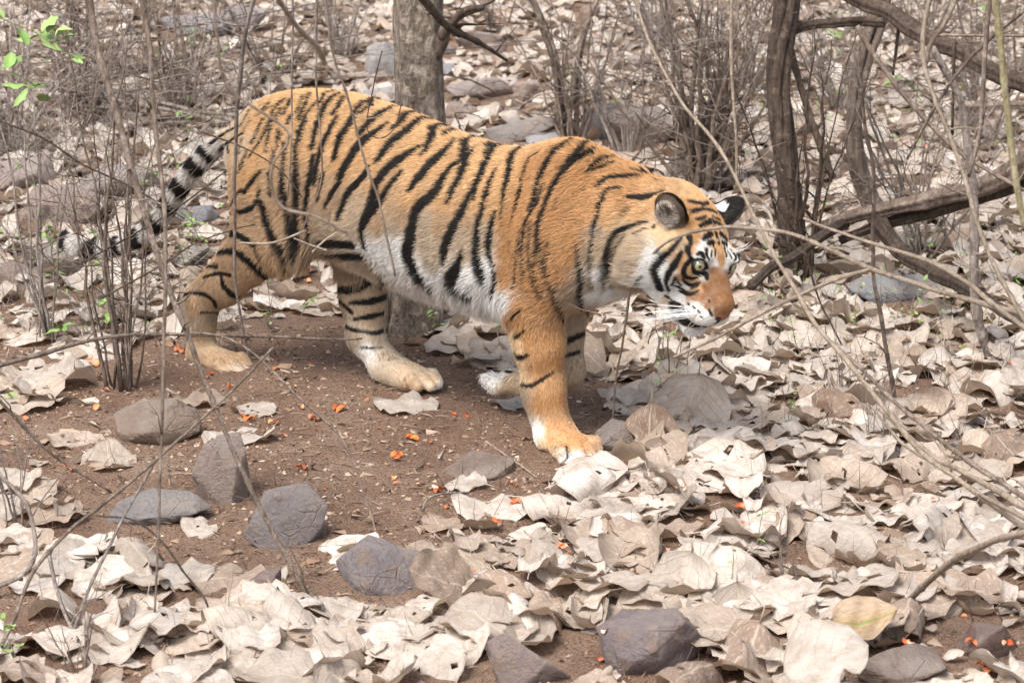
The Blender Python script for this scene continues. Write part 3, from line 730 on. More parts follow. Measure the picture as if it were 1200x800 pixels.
BASE = """o:300,140 o:330,125 o:370,115 o:420,115 o:480,140 o:540,160 o:600,178 s:660,170 s:700,175 s:750,200 o:320,160 o:300,180 o:290,210 r:320,220 r:340,250 r:355,280 o:360,160 o:400,150 o:400,190 r:380,215 r:390,240 y:400,255 g:385,270
o:430,180 o:440,225 y:430,240 r:450,235 r:445,262 g:420,270 w:430,290 w:460,285 w:445,300 g:372,284 o:480,180 o:480,235 r:470,255 g:462,270 g:495,262 g:500,282 g:505,308 w:470,302 w:500,322 w:520,330 o:520,190 o:520,240 r:515,260 g:540,275 g:545,300 w:550,328 w:545,345 o:560,200 o:555,240 r:548,262
w:570,320 w:572,350 w:585,355 g:565,280 o:590,200 o:585,240 s:595,265 s:595,300 s:590,325 s:620,200 s:610,240 s:650,200 s:680,210 s:650,250 s:690,250 s:640,280 s:670,280 s:620,330 s:650,320 s:665,300 s:610,360 s:640,360 g:690,300 s:680,260 w:700,325 g:690,335 w:705,345 g:670,345 y:670,365
s:720,205 s:730,230 o:710,260 y:705,290 w:708,318 w:712,335 g:735,290 g:730,320 y:740,280 o:750,250 o:760,245 l:750,280 g:700,275
s:620,400 s:645,400 s:630,430 s:650,430 s:632,470 s:652,470 s:645,500 s:660,510 l:635,518 s:680,515 s:665,520 s:650,515 s:690,522 y:650,532 w:670,540 w:697,538 l:640,536 l:606,400 l:609,430 g:614,460 g:618,485 w:628,505 s:612,385 s:598,370 w:592,352
g:675,380 g:680,405 y:680,430 y:670,445 g:675,395 w:575,440 w:582,446 y:600,450 y:595,457
r:280,240 r:290,265 r:270,290 r:300,300 r:320,310 r:250,320 r:290,330 r:240,340 r:225,360 r:235,390 r:240,410 r:260,420 r:280,420 y:245,400 g:250,375 g:285,435 g:230,380
g:400,310 g:430,310 y:420,340 y:400,330 y:440,335 y:425,360 y:440,380 g:440,400 w:430,412 g:450,415 g:415,400 y:470,440 y:490,440 l:508,445 w:517,452 g:450,440 r:480,452
y:262,160 v:262,172 v:240,185 v:222,205 v:205,225 v:190,248 v:150,280 v:120,292 v:90,290 v:80,252 v:66,262 y:278,150 o:292,146 y:285,170"""
HBASE = """g:740,302 g:743,318 g:736,330 g:734,312 y:748,290 y:738,288 g:748,305 g:730,322 o:770,225 o:800,225 o:815,230 s:815,245 s:835,242 s:812,262 o:800,270 l:790,275 l:775,270 o:820,270 o:838,268 y:795,286 l:780,290 w:765,300 w:757,310 w:755,325 w:760,335 w:775,318 w:778,325 w:765,345 w:783,345 y:800,290 o:803,300 s:797,313 s:795,325 w:790,320
w:824,290 w:828,284 s:812,292 s:815,284 s:818,277 o:806,300 w:822,303 w:832,298 w:837,305 w:816,321 w:819,324 o:807,318 o:806,328 o:812,330 w:800,335 w:803,340 w:796,332 o:815,338 o:842,290 s:845,300 b:838,315 b:835,330 b:825,338 b:820,348 b:845,325 b:845,345 b:838,350 b:852,350 b:850,362 b:840,363 b:828,356 b:812,346 b:806,346 b:812,350 w:812,357 w:822,364 w:828,369 w:833,374 s:842,270
w:799,350 w:810,365 w:820,370 w:828,366 w:830,372 w:815,375 w:800,368 w:800,350 w:790,350 w:812,388 w:800,385 w:820,388 w:790,380 g:786,352"""
def parse_str(S):
    out = []
    for r in S.replace('\n', '|').split('|'):
        if r.strip(): out.append(np.array([[float(v) for v in p.split(',')] for p in r.split()]))
    return out
def dense(run, step=1.0):
    if len(run) == 1: return run
    c = catmull(run, 12)
    d = np.concatenate([[0], np.cumsum(np.linalg.norm(np.diff(c[:, :2], axis=0), axis=1))])
    n = max(2, int(d[-1] / step) + 1); t = np.linspace(0, d[-1], n)
    return np.stack([np.interp(t, d, c[:, k]) for k in range(3)], 1)

def srgb(c):
    c = np.asarray(c, float) / 255
    return np.where(c <= .04045, c / 12.92, ((c + .055) / 1.055) ** 2.4)

class Coat:
    def __init__(self, bvh):
        def hit(px, py):
            d = ray(px, py)
            h = bvh.ray_cast(Vector(to_local(CAM).tolist()), Vector([d @ HX, d @ HY, d @ HZ]))
            return None if h[0] is None else (np.array(h[0]), np.array(h[1]))
        pts = []
        def put(p, r, head):
            r = r * (1.36 if head else 1.24) + (.0004 if head else .0005); pts.append((*p, r, ))
            if head:
                q = to_head(p); q[1] *= -1; pts.append((*(H(q)), r))
            else: pts.append((p[0], -p[1], p[2], r))
        for S, head in ((STR, 0), (HSTR, 1), (TAILSTR, 0)):
            for run in parse_str(S):
                last = None
                for x, y, w in dense(run):
                    h = hit(x, y)
                    if h is None:
                        continue
                    p = h[0]; s = np.linalg.norm(to_world(p) - CAM) / FPX
                    if last is not None:
                        g = np.linalg.norm(p - last[0])
                        if .003 < g < .05:          # fill where the surface turns away
                            for t in np.arange(.003, g, .003) / g: put(last[0] + (p - last[0]) * t, (last[1] + (w * s - last[1]) * t), head)
                    put(p, w * s, head); last = (p, w * s)
        A = np.array(pts)
        self.trees = []
        for lo, hi in ((0, .0035), (.0035, .0075), (.0075, 1)):
            B = A[(A[:, 3] > lo) & (A[:, 3] <= hi)]
            k = KDTree(len(B))
            for i, b in enumerate(B): k.insert(b[:3], i)
            k.balance(); self.trees.append((k, B[:, 3]))
        bp = []; bc = []; bh = []
        for S, head in ((BASE, 0), (HBASE, 1)):
            for tok in S.split():
                c, xy = tok.split(':'); x, y = map(float, xy.split(','))
                h = hit(x, y)
                if h is None: continue
                col = srgb(BASEC[c]); p = h[0]
                bp.append(p); bc.append(col); bh.append(head)
                if head: q = to_head(p); q[1] *= -1; m = H(q)
                else: m = np.array([p[0], -p[1], p[2]])
                bp.append(m); bc.append(col); bh.append(head)
        # parts the photograph does not show: pale belly, chest and inner legs
        for x, z in ((.55, .35), (.7, .335), (.85, .32), (1.0, .31), (1.12, .31)):
            bp.append(np.array([x, 0, z])); bc.append(srgb(BASEC['w'])); bh.append(0)
        self.bp = np.array(bp); self.bc = np.array(bc); self.bh = np.array(bh, bool)
    def dark(self, P):
        out = np.full(len(P), -1.0)
        for k, R in self.trees:
            f = k.find
            r = np.array([(lambda t: R[t[1]] - t[2])(f(p)) for p in P.tolist()])
            out = np.maximum(out, r)
        return out
    def base(self, P):
        out = np.empty((len(P), 3))
        for i in range(0, len(P), 20000):
            p = P[i:i + 20000]; p = p + np.stack([fbm(p, 26, 3, 61 + k) for k in range(3)], 1) * .010
            def idw(bp, bc, eps):
                a = p.astype(np.float32); b = bp.astype(np.float32)
                d2 = np.maximum((a * a).sum(1)[:, None] - 2 * a @ b.T + (b * b).sum(1)[None], 0) + np.float32(eps)
                w = 1 / (d2 * d2)
                return (w @ bc.astype(np.float32)) / w.sum(1, keepdims=True)
            A = idw(self.bp[~self.bh], self.bc[~self.bh], 2.2e-4); B = idw(self.bp[self.bh], self.bc[self.bh], 2e-5)
            q = to_head(p); h = np.clip((q[:, 0] + .085) / .03, 0, 1)[:, None] * np.clip((.26 - np.linalg.norm(q, axis=1)) / .03, 0, 1)[:, None]
            out[i:i + 20000] = A * (1 - h) + B * h
        return out
    def colour(self, P, edge=.0010, jit=None):
        q = to_head(P)
        c = self.base(P)
        d = self.dark(P)
        if jit is not None: d = d + jit
        m = np.clip(d / edge * .5 + .5, 0, 1)[:, None]
        blk = np.array([.013, .011, .010])
        c = c * (1 - m) + blk * m
        for (outer, inner, ec, M) in EARS:
            e = (q - ec) @ M
            near = (np.linalg.norm(e / np.array([.052, .058, .036]), axis=1) < 1) & (e[:, 1] > -.034)
            back = near & (e[:, 2] < -.005)
            ins = near & ~back
            spot = np.linalg.norm((e[:, :2] - np.array([0, .002])) / np.array([.020, .014]), axis=1) + .22 * fbm(q, 120, 2, 71) < 1
            c[back] = blk
            c[back & spot] = srgb((225, 222, 220))
            low = near & (e[:, 1] < -.022) & (e[:, 2] < .003)
            c[low] = srgb((200, 160, 110))
            c[ins] = srgb((118, 103, 90)); rim = near & (np.abs(e[:, 2] + .002) < .0035) & (e[:, 1] > -.012); c[rim] = blk * 1.5
        # nose leather and lips
        nz = np.linalg.norm((q - np.array([.205, 0, -.043])) / np.array([.016, .020, .014]), axis=1) < 1
        c[nz] = srgb((150, 96, 80))
        return c
# ---------------------------------------------------------------- tiger: body, eyes, coat
P_, Q_ = polygonise(.0062)
# finer skin on the head
bm = bmesh.new()
for p in P_: bm.verts.new(p)
bm.verts.ensure_lookup_table(); bm.verts.index_update()
for q in Q_: bm.faces.new([bm.verts[i] for i in q])
def headmask(P):
    q = to_head(P); return (q[:, 0] > -.10) & (q[:, 0] < .30) & (np.abs(q[:, 1]) < .19) & (np.abs(q[:, 2]) < .18)
hm_ = headmask(P_)
ed = [e for e in bm.edges if hm_[e.verts[0].index] and hm_[e.verts[1].index]]
bmesh.ops.subdivide_edges(bm, edges=ed, cuts=1, use_grid_fill=True)
bmesh.ops.triangulate(bm, faces=[f for f in bm.faces if len(f.verts) > 4])
bm.verts.index_update()
P_ = np.array([v.co[:] for v in bm.verts])
F4 = [[v.index for v in f.verts] for f in bm.faces if len(f.verts) == 4]; F3 = [[v.index for v in f.verts] for f in bm.faces if len(f.verts) == 3]
bm.free()
for _ in range(2):
    hi_ = np.flatnonzero(headmask(P_) | (P_[:, 2] < .09)); ph_ = P_[hi_]
    d_ = sdf_pts(ph_); g_ = sdf_grad(ph_, .002); l2 = (g_ ** 2).sum(1, keepdims=True)
    P_[hi_] = ph_ - np.clip(d_[:, None] * g_ / np.maximum(l2, .2), -.004, .004)
tiger_bvh = BVHTree.FromPolygons(P_.tolist(), F4 + F3)
coat = Coat(tiger_bvh)
vc = coat.colour(P_, edge=.0016)
def hollow(P):                                # inside of mouth line, nostrils, eye rims: naked dark skin
    q = to_head(P); m = np.zeros(len(P), bool)
    for (f, lo, hi), k in hsubs()[:0]: pass
    for c_, r_ in EYES: m |= np.linalg.norm((q - c_ - [.006, 0, 0]) / np.array([.022, .0195, .0125]), axis=1) < 1
    return m
hs_ = to_head(P_)
vc[hollow(P_)] = (.010, .009, .009)
for (f, lo, hi), k in hsubs()[2:]:
    pass
for idx in (1, 2, 4, 5, 6):
    (f, lo, hi), k = hsubs()[idx]
    vc[f(hs_) < .0032] = (.012, .008, .008)
SKIN, nt, b = mat('tiger_skin', .55, .3); N = NT(nt)
N.link(N.n('Attribute', attribute_name='Col').outputs['Color'], b.inputs['Base Color'])
Mt = Matrix([[HX[0], HY[0], 0, O_L[0]], [HX[1], HY[1], 0, O_L[1]], [0, 0, 1, O_L[2]], [0, 0, 0, 1]])
tiger = empty('tiger', (0, 0, 0), 'orange tigress with black stripes and white belly walking across the bare soil, head lowered', 'tiger')
tiger.matrix_world = Mt
body = mesh_np('body', P_, [np.array(F4), np.array(F3)] if F3 else [np.array(F4)], SKIN, attrs={'Col': ('FLOAT_COLOR', np.hstack([vc, np.ones((len(vc), 1))]))}, parent=tiger)
# eyes
EYEM, nt, b = mat('eyeball', .06, .6); N = NT(nt)
N.link(N.n('Attribute', attribute_name='Col').outputs['Color'], b.inputs['Base Color']); b.inputs['Coat Weight'].default_value = 1.0; b.inputs['Coat Roughness'].default_value = .02
for k, (c_, r_) in enumerate(EYES):
    s = (-1, 1)[k]
    gz = np.array([.86, s * .42 - .12, .02 + .28]); gz /= np.linalg.norm(gz)
    nu, nv = 40, 64
    th_ = np.linspace(0, np.pi, nu)[:, None] * np.ones(nv); ph = np.ones(nu)[:, None] * np.arange(nv) / nv * 2 * np.pi
    e1 = np.cross(gz, [0, 0, 1]); e1 /= np.linalg.norm(e1); e2 = np.cross(gz, e1)
    V = (np.cos(th_)[..., None] * gz + np.sin(th_)[..., None] * (np.cos(ph)[..., None] * e1 + np.sin(ph)[..., None] * e2))
    T_ = th_.ravel(); A_ = ph.ravel()
    bulge = 1 + .06 * np.exp(-(T_ / .55) ** 2)
    col = np.tile(np.array([.30, .24, .18]), (len(T_), 1))
    iris = (T_ < .76); tt = np.clip(T_ / .76, 0, 1)[:, None]
    ic = np.array([.25, .25, .10]) * (1 - tt) + np.array([.40, .38, .24]) * tt
    ic = ic * (.85 + .15 * np.sin(A_ * 23)[:, None])
    col[iris] = ic[iris]; col[(T_ > .70)] = (.02, .018, .015); col[T_ < .24] = (.004, .004, .004)
    V = V.reshape(-1, 3) * bulge[:, None] * r_ + c_
    i = np.arange(nu - 1)[:, None] * nv; j = np.arange(nv)[None]; j2 = (j + 1) % nv
    Qe = np.stack([i + j, i + nv + j, i + nv + j2, i + j2], -1).reshape(-1, 4)
    mesh_np('eye', H(V), Qe, EYEM, attrs={'Col': ('FLOAT_COLOR', np.hstack([col, np.ones((len(col), 1))]))}, parent=tiger)
# ---- fur
def tri_sample(P, F4, F3, n, dens):
    T = []
    if len(F4): A = np.array(F4); T += [A[:, [0, 1, 2]], A[:, [0, 2, 3]]]
    if len(F3): T.append(np.array(F3))
    T = np.vstack(T); a, b_, c_ = P[T[:, 0]], P[T[:, 1]], P[T[:, 2]]
    nr = np.cross(b_ - a, c_ - a); ar = np.linalg.norm(nr, axis=1) / 2
    cen = (a + b_ + c_) / 3; w = ar * dens(cen); w /= w.sum()
    g = np.random.default_rng(11); k = g.choice(len(T), n, p=w)
    u, v = g.random(n), g.random(n); s = u + v > 1; u[s] = 1 - u[s]; v[s] = 1 - v[s]
    X = a[k] + (b_ - a)[k] * u[:, None] + (c_ - a)[k] * v[:, None]
    return X, vn[T[k]].mean(1)
me_ = body.data; vn = np.empty(len(P_) * 3, np.float32); me_.vertices.foreach_get('normal', vn) if False else me_.vertex_normals.foreach_get('vector', vn)
vn = vn.reshape(-1, 3).astype(float)
def dens(c):
    q = to_head(c); hd = (q[:, 0] > -.10) & (np.abs(q[:, 1]) < .19) & (np.abs(q[:, 2]) < .18)
    d = np.where(hd, 3.4, 1.0) * np.where(c[:, 1] > .03, .45, 1.0)
    d = np.where(hd & (q[:, 1] > 0), 2.2, d)
    return d
NH = 330000
R0, Nn = tri_sample(P_, F4, F3, NH, dens)
Nn /= np.linalg.norm(Nn, axis=1, keepdims=True)
q = to_head(R0)
drop = hollow(R0)
nz = np.linalg.norm((q - np.array([.208, 0, -.046])) / np.array([.015, .018, .013]), axis=1) < 1
for (f, lo, hi), k in hsubs(): drop |= f(q) < .0025
drop |= nz | (R0[:, 2] < .012)
R0, Nn, q = R0[~drop], Nn[~drop], q[~drop]
n = len(R0)
# lie of the coat
D = np.tile(np.array([-.86, 0, -.42]), (n, 1)); Lh = np.full(n, .0165)
x, y, z = R0.T
def soft(a, lo, hi): return np.clip((a - lo) / (hi - lo), 0, 1)
leg = soft(z, .42, .30)[:, None]; D = D * (1 - leg) + np.array([-.35, 0, -.93]) * leg
belly = soft(z, .45, .36) * soft(x, .22, .34) * (1 - soft(x, 1.10, 1.20)) * (z > .26); Lh = Lh + .030 * belly
D[:, 2] -= .5 * belly
flank = np.exp(-(((x - .43) / .09) ** 2 + ((z - .42) / .07) ** 2)); Lh += .016 * flank
chest = soft(x, 1.22, 1.34) * soft(z, .60, .45) * (z > .36); Lh += .010 * chest
el = np.exp(-(((x - 1.12) / .05) ** 2 + ((z - .40) / .09) ** 2)); Lh += .012 * el
Lh = np.where(leg[:, 0] > .9, .0095, Lh)
paws = z < .075; D[paws] = np.array([.75, 0, -.55]); Lh[paws] = .0065
bk = (z < .30) & (Nn[:, 0] < -.3); Lh[bk] += .004
# tail
tl = catmull([J(a_, b_, 0) for a_, b_, _ in TAIL_PX], 3); tk = (x < .06) & (z > .15) & (z < .74) & (x < .02 + (z < .69) * -.0) & ~((z < .52) & (x > -.08))
dT = ((R0[tk][:, None] - tl[None]) ** 2).sum(-1); it = dT.argmin(1); tn_ = np.gradient(tl, axis=0); tn_ /= np.linalg.norm(tn_, axis=1, keepdims=True)
isT = np.zeros(n, bool); idx = np.flatnonzero(tk)[np.sqrt(dT.min(1)) < .06]; isT[idx] = True
D[idx] = tn_[it[np.sqrt(dT.min(1)) < .06]]; Lh[idx] = .019
# head
hd = (q[:, 0] > -.12) & (q[:, 0] < .3) & (np.abs(q[:, 1]) < .2) & (np.abs(q[:, 2]) < .17)
hw = soft(q[:, 0], -.14, -.04) * hd
dh = np.stack([-np.ones(n), 0.55 * np.sign(q[:, 1]) * soft(np.abs(q[:, 1]), .0, .06), -.15 - .6 * soft(-q[:, 2], .0, .08)], 1)
dh[:, 2] += .5 * soft(q[:, 2], .03, .07)
dhl = dh @ HB
D = D * (1 - hw[:, None]) + dhl * hw[:, None]
lh = .0085 + .034 * soft(q[:, 0], .07, -.03) * soft(-q[:, 2], -.03, .03) * soft(np.abs(q[:, 1]), .03, .08) + .010 * soft(-q[:, 2], .09, .12) * (q[:, 0] < .16)
lh -= .0050 * soft(q[:, 0], .07, .13) * (q[:, 2] > -.09)
lh = np.where((q[:, 0] > .12) & (q[:, 2] < -.10), .012, lh)
Lh = Lh * (1 - hw) + lh * hw
earin = np.zeros(n, bool)
for (outer, inner, ec, M) in EARS:
    e = (q - ec) @ M; near = (np.linalg.norm(e / np.array([.052, .058, .036]), axis=1) < 1) & (e[:, 1] > -.030)
    up_ = M[:, 1] @ HB
    D[near] = up_ * .8 + (M[:, 2] @ HB) * .1; Lh[near] = .0085
    ins = near & (e[:, 2] > .004) & (np.linalg.norm(e[:, :2] / np.array([.036, .044]), axis=1) < 1)
    D[ins] = (-np.sign(e[ins, 0])[:, None] * M[:, 0] * .7 + M[:, 2] * .9) @ HB; Lh[ins] = .017; earin |= ins
D -= Nn * (D * Nn).sum(1, keepdims=True); D /= np.linalg.norm(D, axis=1, keepdims=True) + 1e-9
g = np.random.default_rng(3)
nz3 = np.stack([fbm(R0, 16, 3, 11 + k) for k in range(3)], 1) * .28
clump = np.stack([fbm(R0, 90, 2, 21 + k) for k in range(3)], 1) * (.22 + 9 * np.clip(Lh - .015, 0, .03))[:, None]
D = D + nz3 + clump + g.normal(size=D.shape) * .13
D -= Nn * (D * Nn).sum(1, keepdims=True); D /= np.linalg.norm(D, axis=1, keepdims=True) + 1e-9
Lh = Lh * g.uniform(.65, 1.15, n) * (1 + .12 * fbm(R0, 40, 2, 31))
lift = (.30 + .12 * g.normal(size=n))[:, None]
lift[earin] += .6
Dd = D + Nn * lift; Dd /= np.linalg.norm(Dd, axis=1, keepdims=True)
grav = np.array([0, 0, -1.0])
t_ = np.array([0, .35, .7, 1.0])
bend = D * .5 + grav * np.clip((Lh - .016) / .02, 0, 1)[:, None] * .35
pts = R0[:, None] + Lh[:, None, None] * (t_[None, :, None] * Dd[:, None] + (t_ ** 2)[None, :, None] * bend[:, None] * .45)
pts[..., 2] = np.maximum(pts[..., 2], .003)
# each hair takes the colour of the coat where its middle lies
jit = g.normal(size=n) * .0007 + .0006 * fbm(R0, 120, 2, 41)
mid = R0 + D * (Lh * .55)[:, None]
hc = coat.colour(mid, edge=.0012, jit=jit)
isd = hc.mean(1) < .03
# pale tips inside the ears
tuft = earin & (g.random(n) < .45); hc[tuft] = srgb((205, 196, 184))
hc = hc * np.exp(.17 * g.normal(size=(n, 1))) * (1 + .09 * fbm(R0, 30, 2, 51) + .13 * fbm(R0 * [.45, 1, 1], 190, 2, 52))[:, None]
lo_ = np.minimum(1, .94 + 0 * hc)
hc = np.clip(hc, .006, .82)
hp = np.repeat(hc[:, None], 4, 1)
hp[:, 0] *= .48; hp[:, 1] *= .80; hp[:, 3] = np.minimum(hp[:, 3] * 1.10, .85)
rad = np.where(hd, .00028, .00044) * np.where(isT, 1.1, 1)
rr = rad[:, None] * np.array([1, .95, .7, .25])[None]
def hair(name, pts, rad, col, m, parent):
    hcv = bpy.data.hair_curves.new(name); k = pts.shape[1]; hcv.add_curves([k] * len(pts))
    hcv.attributes['position'].data.foreach_set('vector', pts.astype(np.float32).ravel())
    ra = hcv.attributes.new('radius', 'FLOAT', 'POINT'); ra.data.foreach_set('value', rad.astype(np.float32).ravel())
    ca = hcv.attributes.new('Col', 'FLOAT_COLOR', 'POINT'); ca.data.foreach_set('color', np.concatenate([col, np.ones(col.shape[:2] + (1,))], -1).astype(np.float32).ravel())
    hcv.materials.append(m)
    o = bpy.data.objects.new(name, hcv); COL.objects.link(o); o.parent = parent
    return o
FUR, nt, b = mat('fur', .55, .22); N = NT(nt)
N.link(N.n('Attribute', attribute_name='Col').outputs['Color'], b.inputs['Base Color'])
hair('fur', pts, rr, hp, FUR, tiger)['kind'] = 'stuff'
# whiskers
W_ = []; g = np.random.default_rng(8)
for s in (-1, 1):
    for k in range(22):
        root = np.array([.150 + .030 * g.random(), s * (.045 + .008 * g.random()), -.052 - .034 * g.random()])
        dr = np.array([-.55 + .5 * g.random(), s * (.9 + .2 * g.random()), -.25 - .35 * g.random()]); dr /= np.linalg.norm(dr); L_ = g.uniform(.06, .15)
        t = np.linspace(0, 1, 8)[:, None]
        W_.append(H(root + dr * L_ * t + np.array([-.35, 0, -.35]) * L_ * t ** 2 * .5))
    for k in range(5):
        root = np.array([.085, s * .048, .062]) + g.normal(size=3) * .004; dr = np.array([.2, s * .6, .7]) + g.normal(size=3) * .15
        t = np.linspace(0, 1, 8)[:, None]; W_.append(H(root + dr * .06 * t + np.array([-.3, 0, -.1]) * .06 * t ** 2))
W_ = np.array(W_); wr = np.tile(np.linspace(.0007, .00015, 8), (len(W_), 1))
hair('whiskers', W_, wr, np.full(W_.shape, .85), FUR, tiger)['kind'] = 'stuff'
print('tiger verts', len(P_), 'hair', n)
# ---------------------------------------------------------------- litter: every leaf is laid on top of the ones before it
HX0, HX1, HY0, HY1, HC = -4.2, 4.2, -4.2, 9.5, .025
hmx = int((HX1 - HX0) / HC); hmy = int((HY1 - HY0) / HC)
hgx, hgy = np.meshgrid(HX0 + (np.arange(hmx) + .5) * HC, HY0 + (np.arange(hmy) + .5) * HC, indexing='ij')
HM = gh(hgx, hgy)
for x, y, r, h in ROCKSPOT:
    m_ = (hgx - x) ** 2 + (hgy - y) ** 2 < (r * .8) ** 2
    HM[m_] = np.maximum(HM[m_], gh(x, y) + h * .45)
PAWS = [to_world(J(268, 428, -.085))[:2], to_world(J(495, 447, .085))[:2], to_world(J(665, 530, -.11))[:2]]
def hm_put(x, y, r, zt, a=0.0, asp=1.0, slope=(0, 0)):
    i0 = int((x - r - HX0) / HC); i1 = int((x + r - HX0) / HC) + 1; j0 = int((y - r - HY0) / HC); j1 = int((y + r - HY0) / HC) + 1
    if i0 < 0 or j0 < 0 or i1 >= hmx or j1 >= hmy: return None
    X_ = hgx[i0:i1, j0:j1] - x; Y_ = hgy[i0:i1, j0:j1] - y
    return (slice(i0, i1), slice(j0, j1)), X_, Y_
leaves = []                                    # variant, matrix(3x3 scale*rot), pos, size, hi-res?, projected
def lay(x, y, size, g, tilt=None, var=None, hi=None, yaw=None, lift=0.0):
    r_ = size * .42
    q = hm_put(x, y, r_, 0)
    if q is None: return
    sl_, X_, Y_ = q
    yaw = g.uniform(0, 6.283) if yaw is None else yaw
    c_, s_ = math.cos(yaw), math.sin(yaw)
    a = (X_ * c_ + Y_ * s_) / (size * .33); b_ = (-X_ * s_ + Y_ * c_) / (size * .47)
    msk = a * a + b_ * b_ < 1
    if msk.sum() < 3: msk = X_ ** 2 + Y_ ** 2 < r_ ** 2
    if msk.sum() < 3: return
    hh = HM[sl_][msk]; xx = X_[msk]; yy = Y_[msk]
    A = np.stack([xx, yy, np.ones_like(xx)], 1); co_, *_ = np.linalg.lstsq(A, hh, rcond=None)
    gxs, gys = np.clip(co_[:2], -.55, .55)
    n_ = np.array([-gxs, -gys, 1.0]); n_ /= np.linalg.norm(n_)
    t_ = abs(g.normal(0, .16)) if tilt is None else tilt
    ax_ = g.uniform(0, 6.283); n_ = n_ + np.array([math.cos(ax_), math.sin(ax_), 0]) * math.tan(min(t_, 1.2)); n_ /= np.linalg.norm(n_)
    f_ = np.array([c_, s_, 0.0]); f_ -= n_ * (f_ @ n_); f_ /= np.linalg.norm(f_)
    s2 = np.cross(n_, f_)
    M = np.stack([f_, s2, n_], 1)              # columns: leaf x, y, z
    plane = gxs * 0 + 0
    zc = float(np.percentile(hh - gxs * xx - gys * yy, 62)) + .002 + lift
    leaves.append([var, M * size, np.array([x, y, zc]), size, hi, t_])
    top = zc + gxs * xx + gys * yy + .006 * (1 + t_)
    HM[sl_][msk] = np.maximum(HM[sl_][msk], np.minimum(top, hh + .03))
g = np.random.default_rng(33)
PUT = []
N_TRY = 26000
xs = g.uniform(-4.1, 4.1, N_TRY); ys = -4.1 + g.random(N_TRY) ** .80 * 13.4
keep = np.abs(xs) < 2.1 + (ys + 4) * .18; xs, ys = xs[keep], ys[keep]
P2 = np.stack([xs, ys], 1); ins_ = inside(P2, BARE); dd = pdist(P2, BARE)
prob = np.where(ins_, .03 * np.exp(-dd / .10) + .012, np.clip(.35 + dd / .25, 0, 1))
left = (xs < -.55 - .10 * (ys + .2)) & (ys > -.4); prob *= np.where(left, np.clip(.5 + (ys - .6) * .4, .5, 1), 1)
prob *= np.where((xs < -.9) & (ys < -.9), .75, 1)
for p, r in PATCH:
    dpt = np.linalg.norm(P2 - p[:2], axis=1); prob = np.where(dpt < r, prob * .1, prob)
for x, y, r, h in ROCKSPOT:
    dpt = np.linalg.norm(P2 - [x, y], axis=1); prob = np.where(dpt < r * .9 + .025, 0, prob); dpt = np.linalg.norm(P2 - [x, y - r * .6], axis=1); prob = np.where((dpt < r * .7) & (r > .08), prob * .3, prob)
for p in PAWS:
    dpt = np.linalg.norm(P2 - p, axis=1); prob = np.where(dpt < .17, 0, prob)
tr = gp(482, 388); prob = np.where(np.linalg.norm(P2 - [tr[0], tr[1] + .06], axis=1) < .16, 0, prob)
sel = g.random(len(xs)) < prob; xs, ys = xs[sel], ys[sel]
for x, y in zip(xs, ys):
    sz = (g.uniform(.10, .19) if g.random() < .70 else g.uniform(.05, .10)) * (1.08 if y < 0 else 1.0 - min(.26, (y) * .06))
    if g.random() < .10: sz *= 1.2
    tl = abs(g.normal(0, .17)) if g.random() < .90 else g.uniform(.4, .95)
    lay(x, y, sz, g, tilt=tl, hi=(y < .7 and sz > .1))
for _ in range(5200):                          # broken pieces between the whole leaves
    x, y = g.uniform(-2.4, 2.4), -3.6 + g.random() * 5.2
    pt = np.array([[x, y]])
    if inside(pt, BARE)[0] and g.random() > .10 * math.exp(-float(pdist(pt, BARE)[0]) / .12) + .035: continue
    if any((x - a_) ** 2 + (y - b__) ** 2 < (r_ * .8) ** 2 for a_, b__, r_, h_ in ROCKSPOT[:14]): continue
    lay(x, y, g.uniform(.02, .065), g, tilt=abs(g.normal(0, .3)), hi=False)
# single leaves the photograph shows clearly
SPEC = [(474, 478, 74, 1.2, .05), (578, 600, 96, 1.3, .10), (545, 570, 56, 1.0, .2), (405, 655, 84, .4, .25), (210, 678, 80, 2.0, .1), (128, 542, 78, .2, .12), (88, 520, 66, 1.4, .2), (55, 602, 62, 2.4, .2), (232, 622, 44, 1.0, .1),
        (130, 690, 90, 2.2, .2), (95, 655, 78, .5, .1), (270, 720, 80, 1.2, .1), (620, 630, 50, 1.4, .1), (515, 618, 66, .3, .1), (690, 572, 90, 1.2, .3), (745, 565, 84, 1.0, .35), (720, 605, 60, .2, .2), (300, 483, 44, 1.3, .05),
        (805, 500, 96, 2.6, .95), (760, 525, 88, 2.9, 1.05), (850, 555, 90, 1.1, .1), (790, 590, 70, .6, .1), (900, 540, 86, 1.9, .2), (715, 425, 78, 1.5, .9), (545, 390, 92, 1.6, .1), (600, 405, 86, .8, .1), (520, 392, 60, 1.2, .4), (640, 395, 50, .2, .1),
        (1010, 520, 84, 1.8, .2), (940, 590, 96, .9, .25), (1080, 610, 90, .3, .2), (990, 650, 92, 1.2, .3), (880, 640, 88, 2.2, .4), (860, 690, 80, .6, .8), (1140, 640, 84, 1.5, .3), (700, 700, 110, 1.4, .15), (560, 740, 96, .7, .2), (520, 700, 84, 1.9, .2), (920, 720, 96, .2, .5),
        (1000, 700, 100, 1.4, .2), (470, 750, 84, 1.0, .2), (650, 655, 80, .3, .5), (740, 660, 92, 1.2, .4), (830, 760, 90, 1.7, .25), (380, 770, 90, 1.2, .1), (200, 745, 90, 1.9, .2), (60, 760, 90, .5, .1), (1130, 700, 90, 1.0, .1), (150, 330, 70, 1.4, .2), (250, 360, 60, 1.1, .1), (180, 290, 60, .3, .2), (340, 352, 62, 1.4, .3), (615, 470, 10, 1.4, .3)]
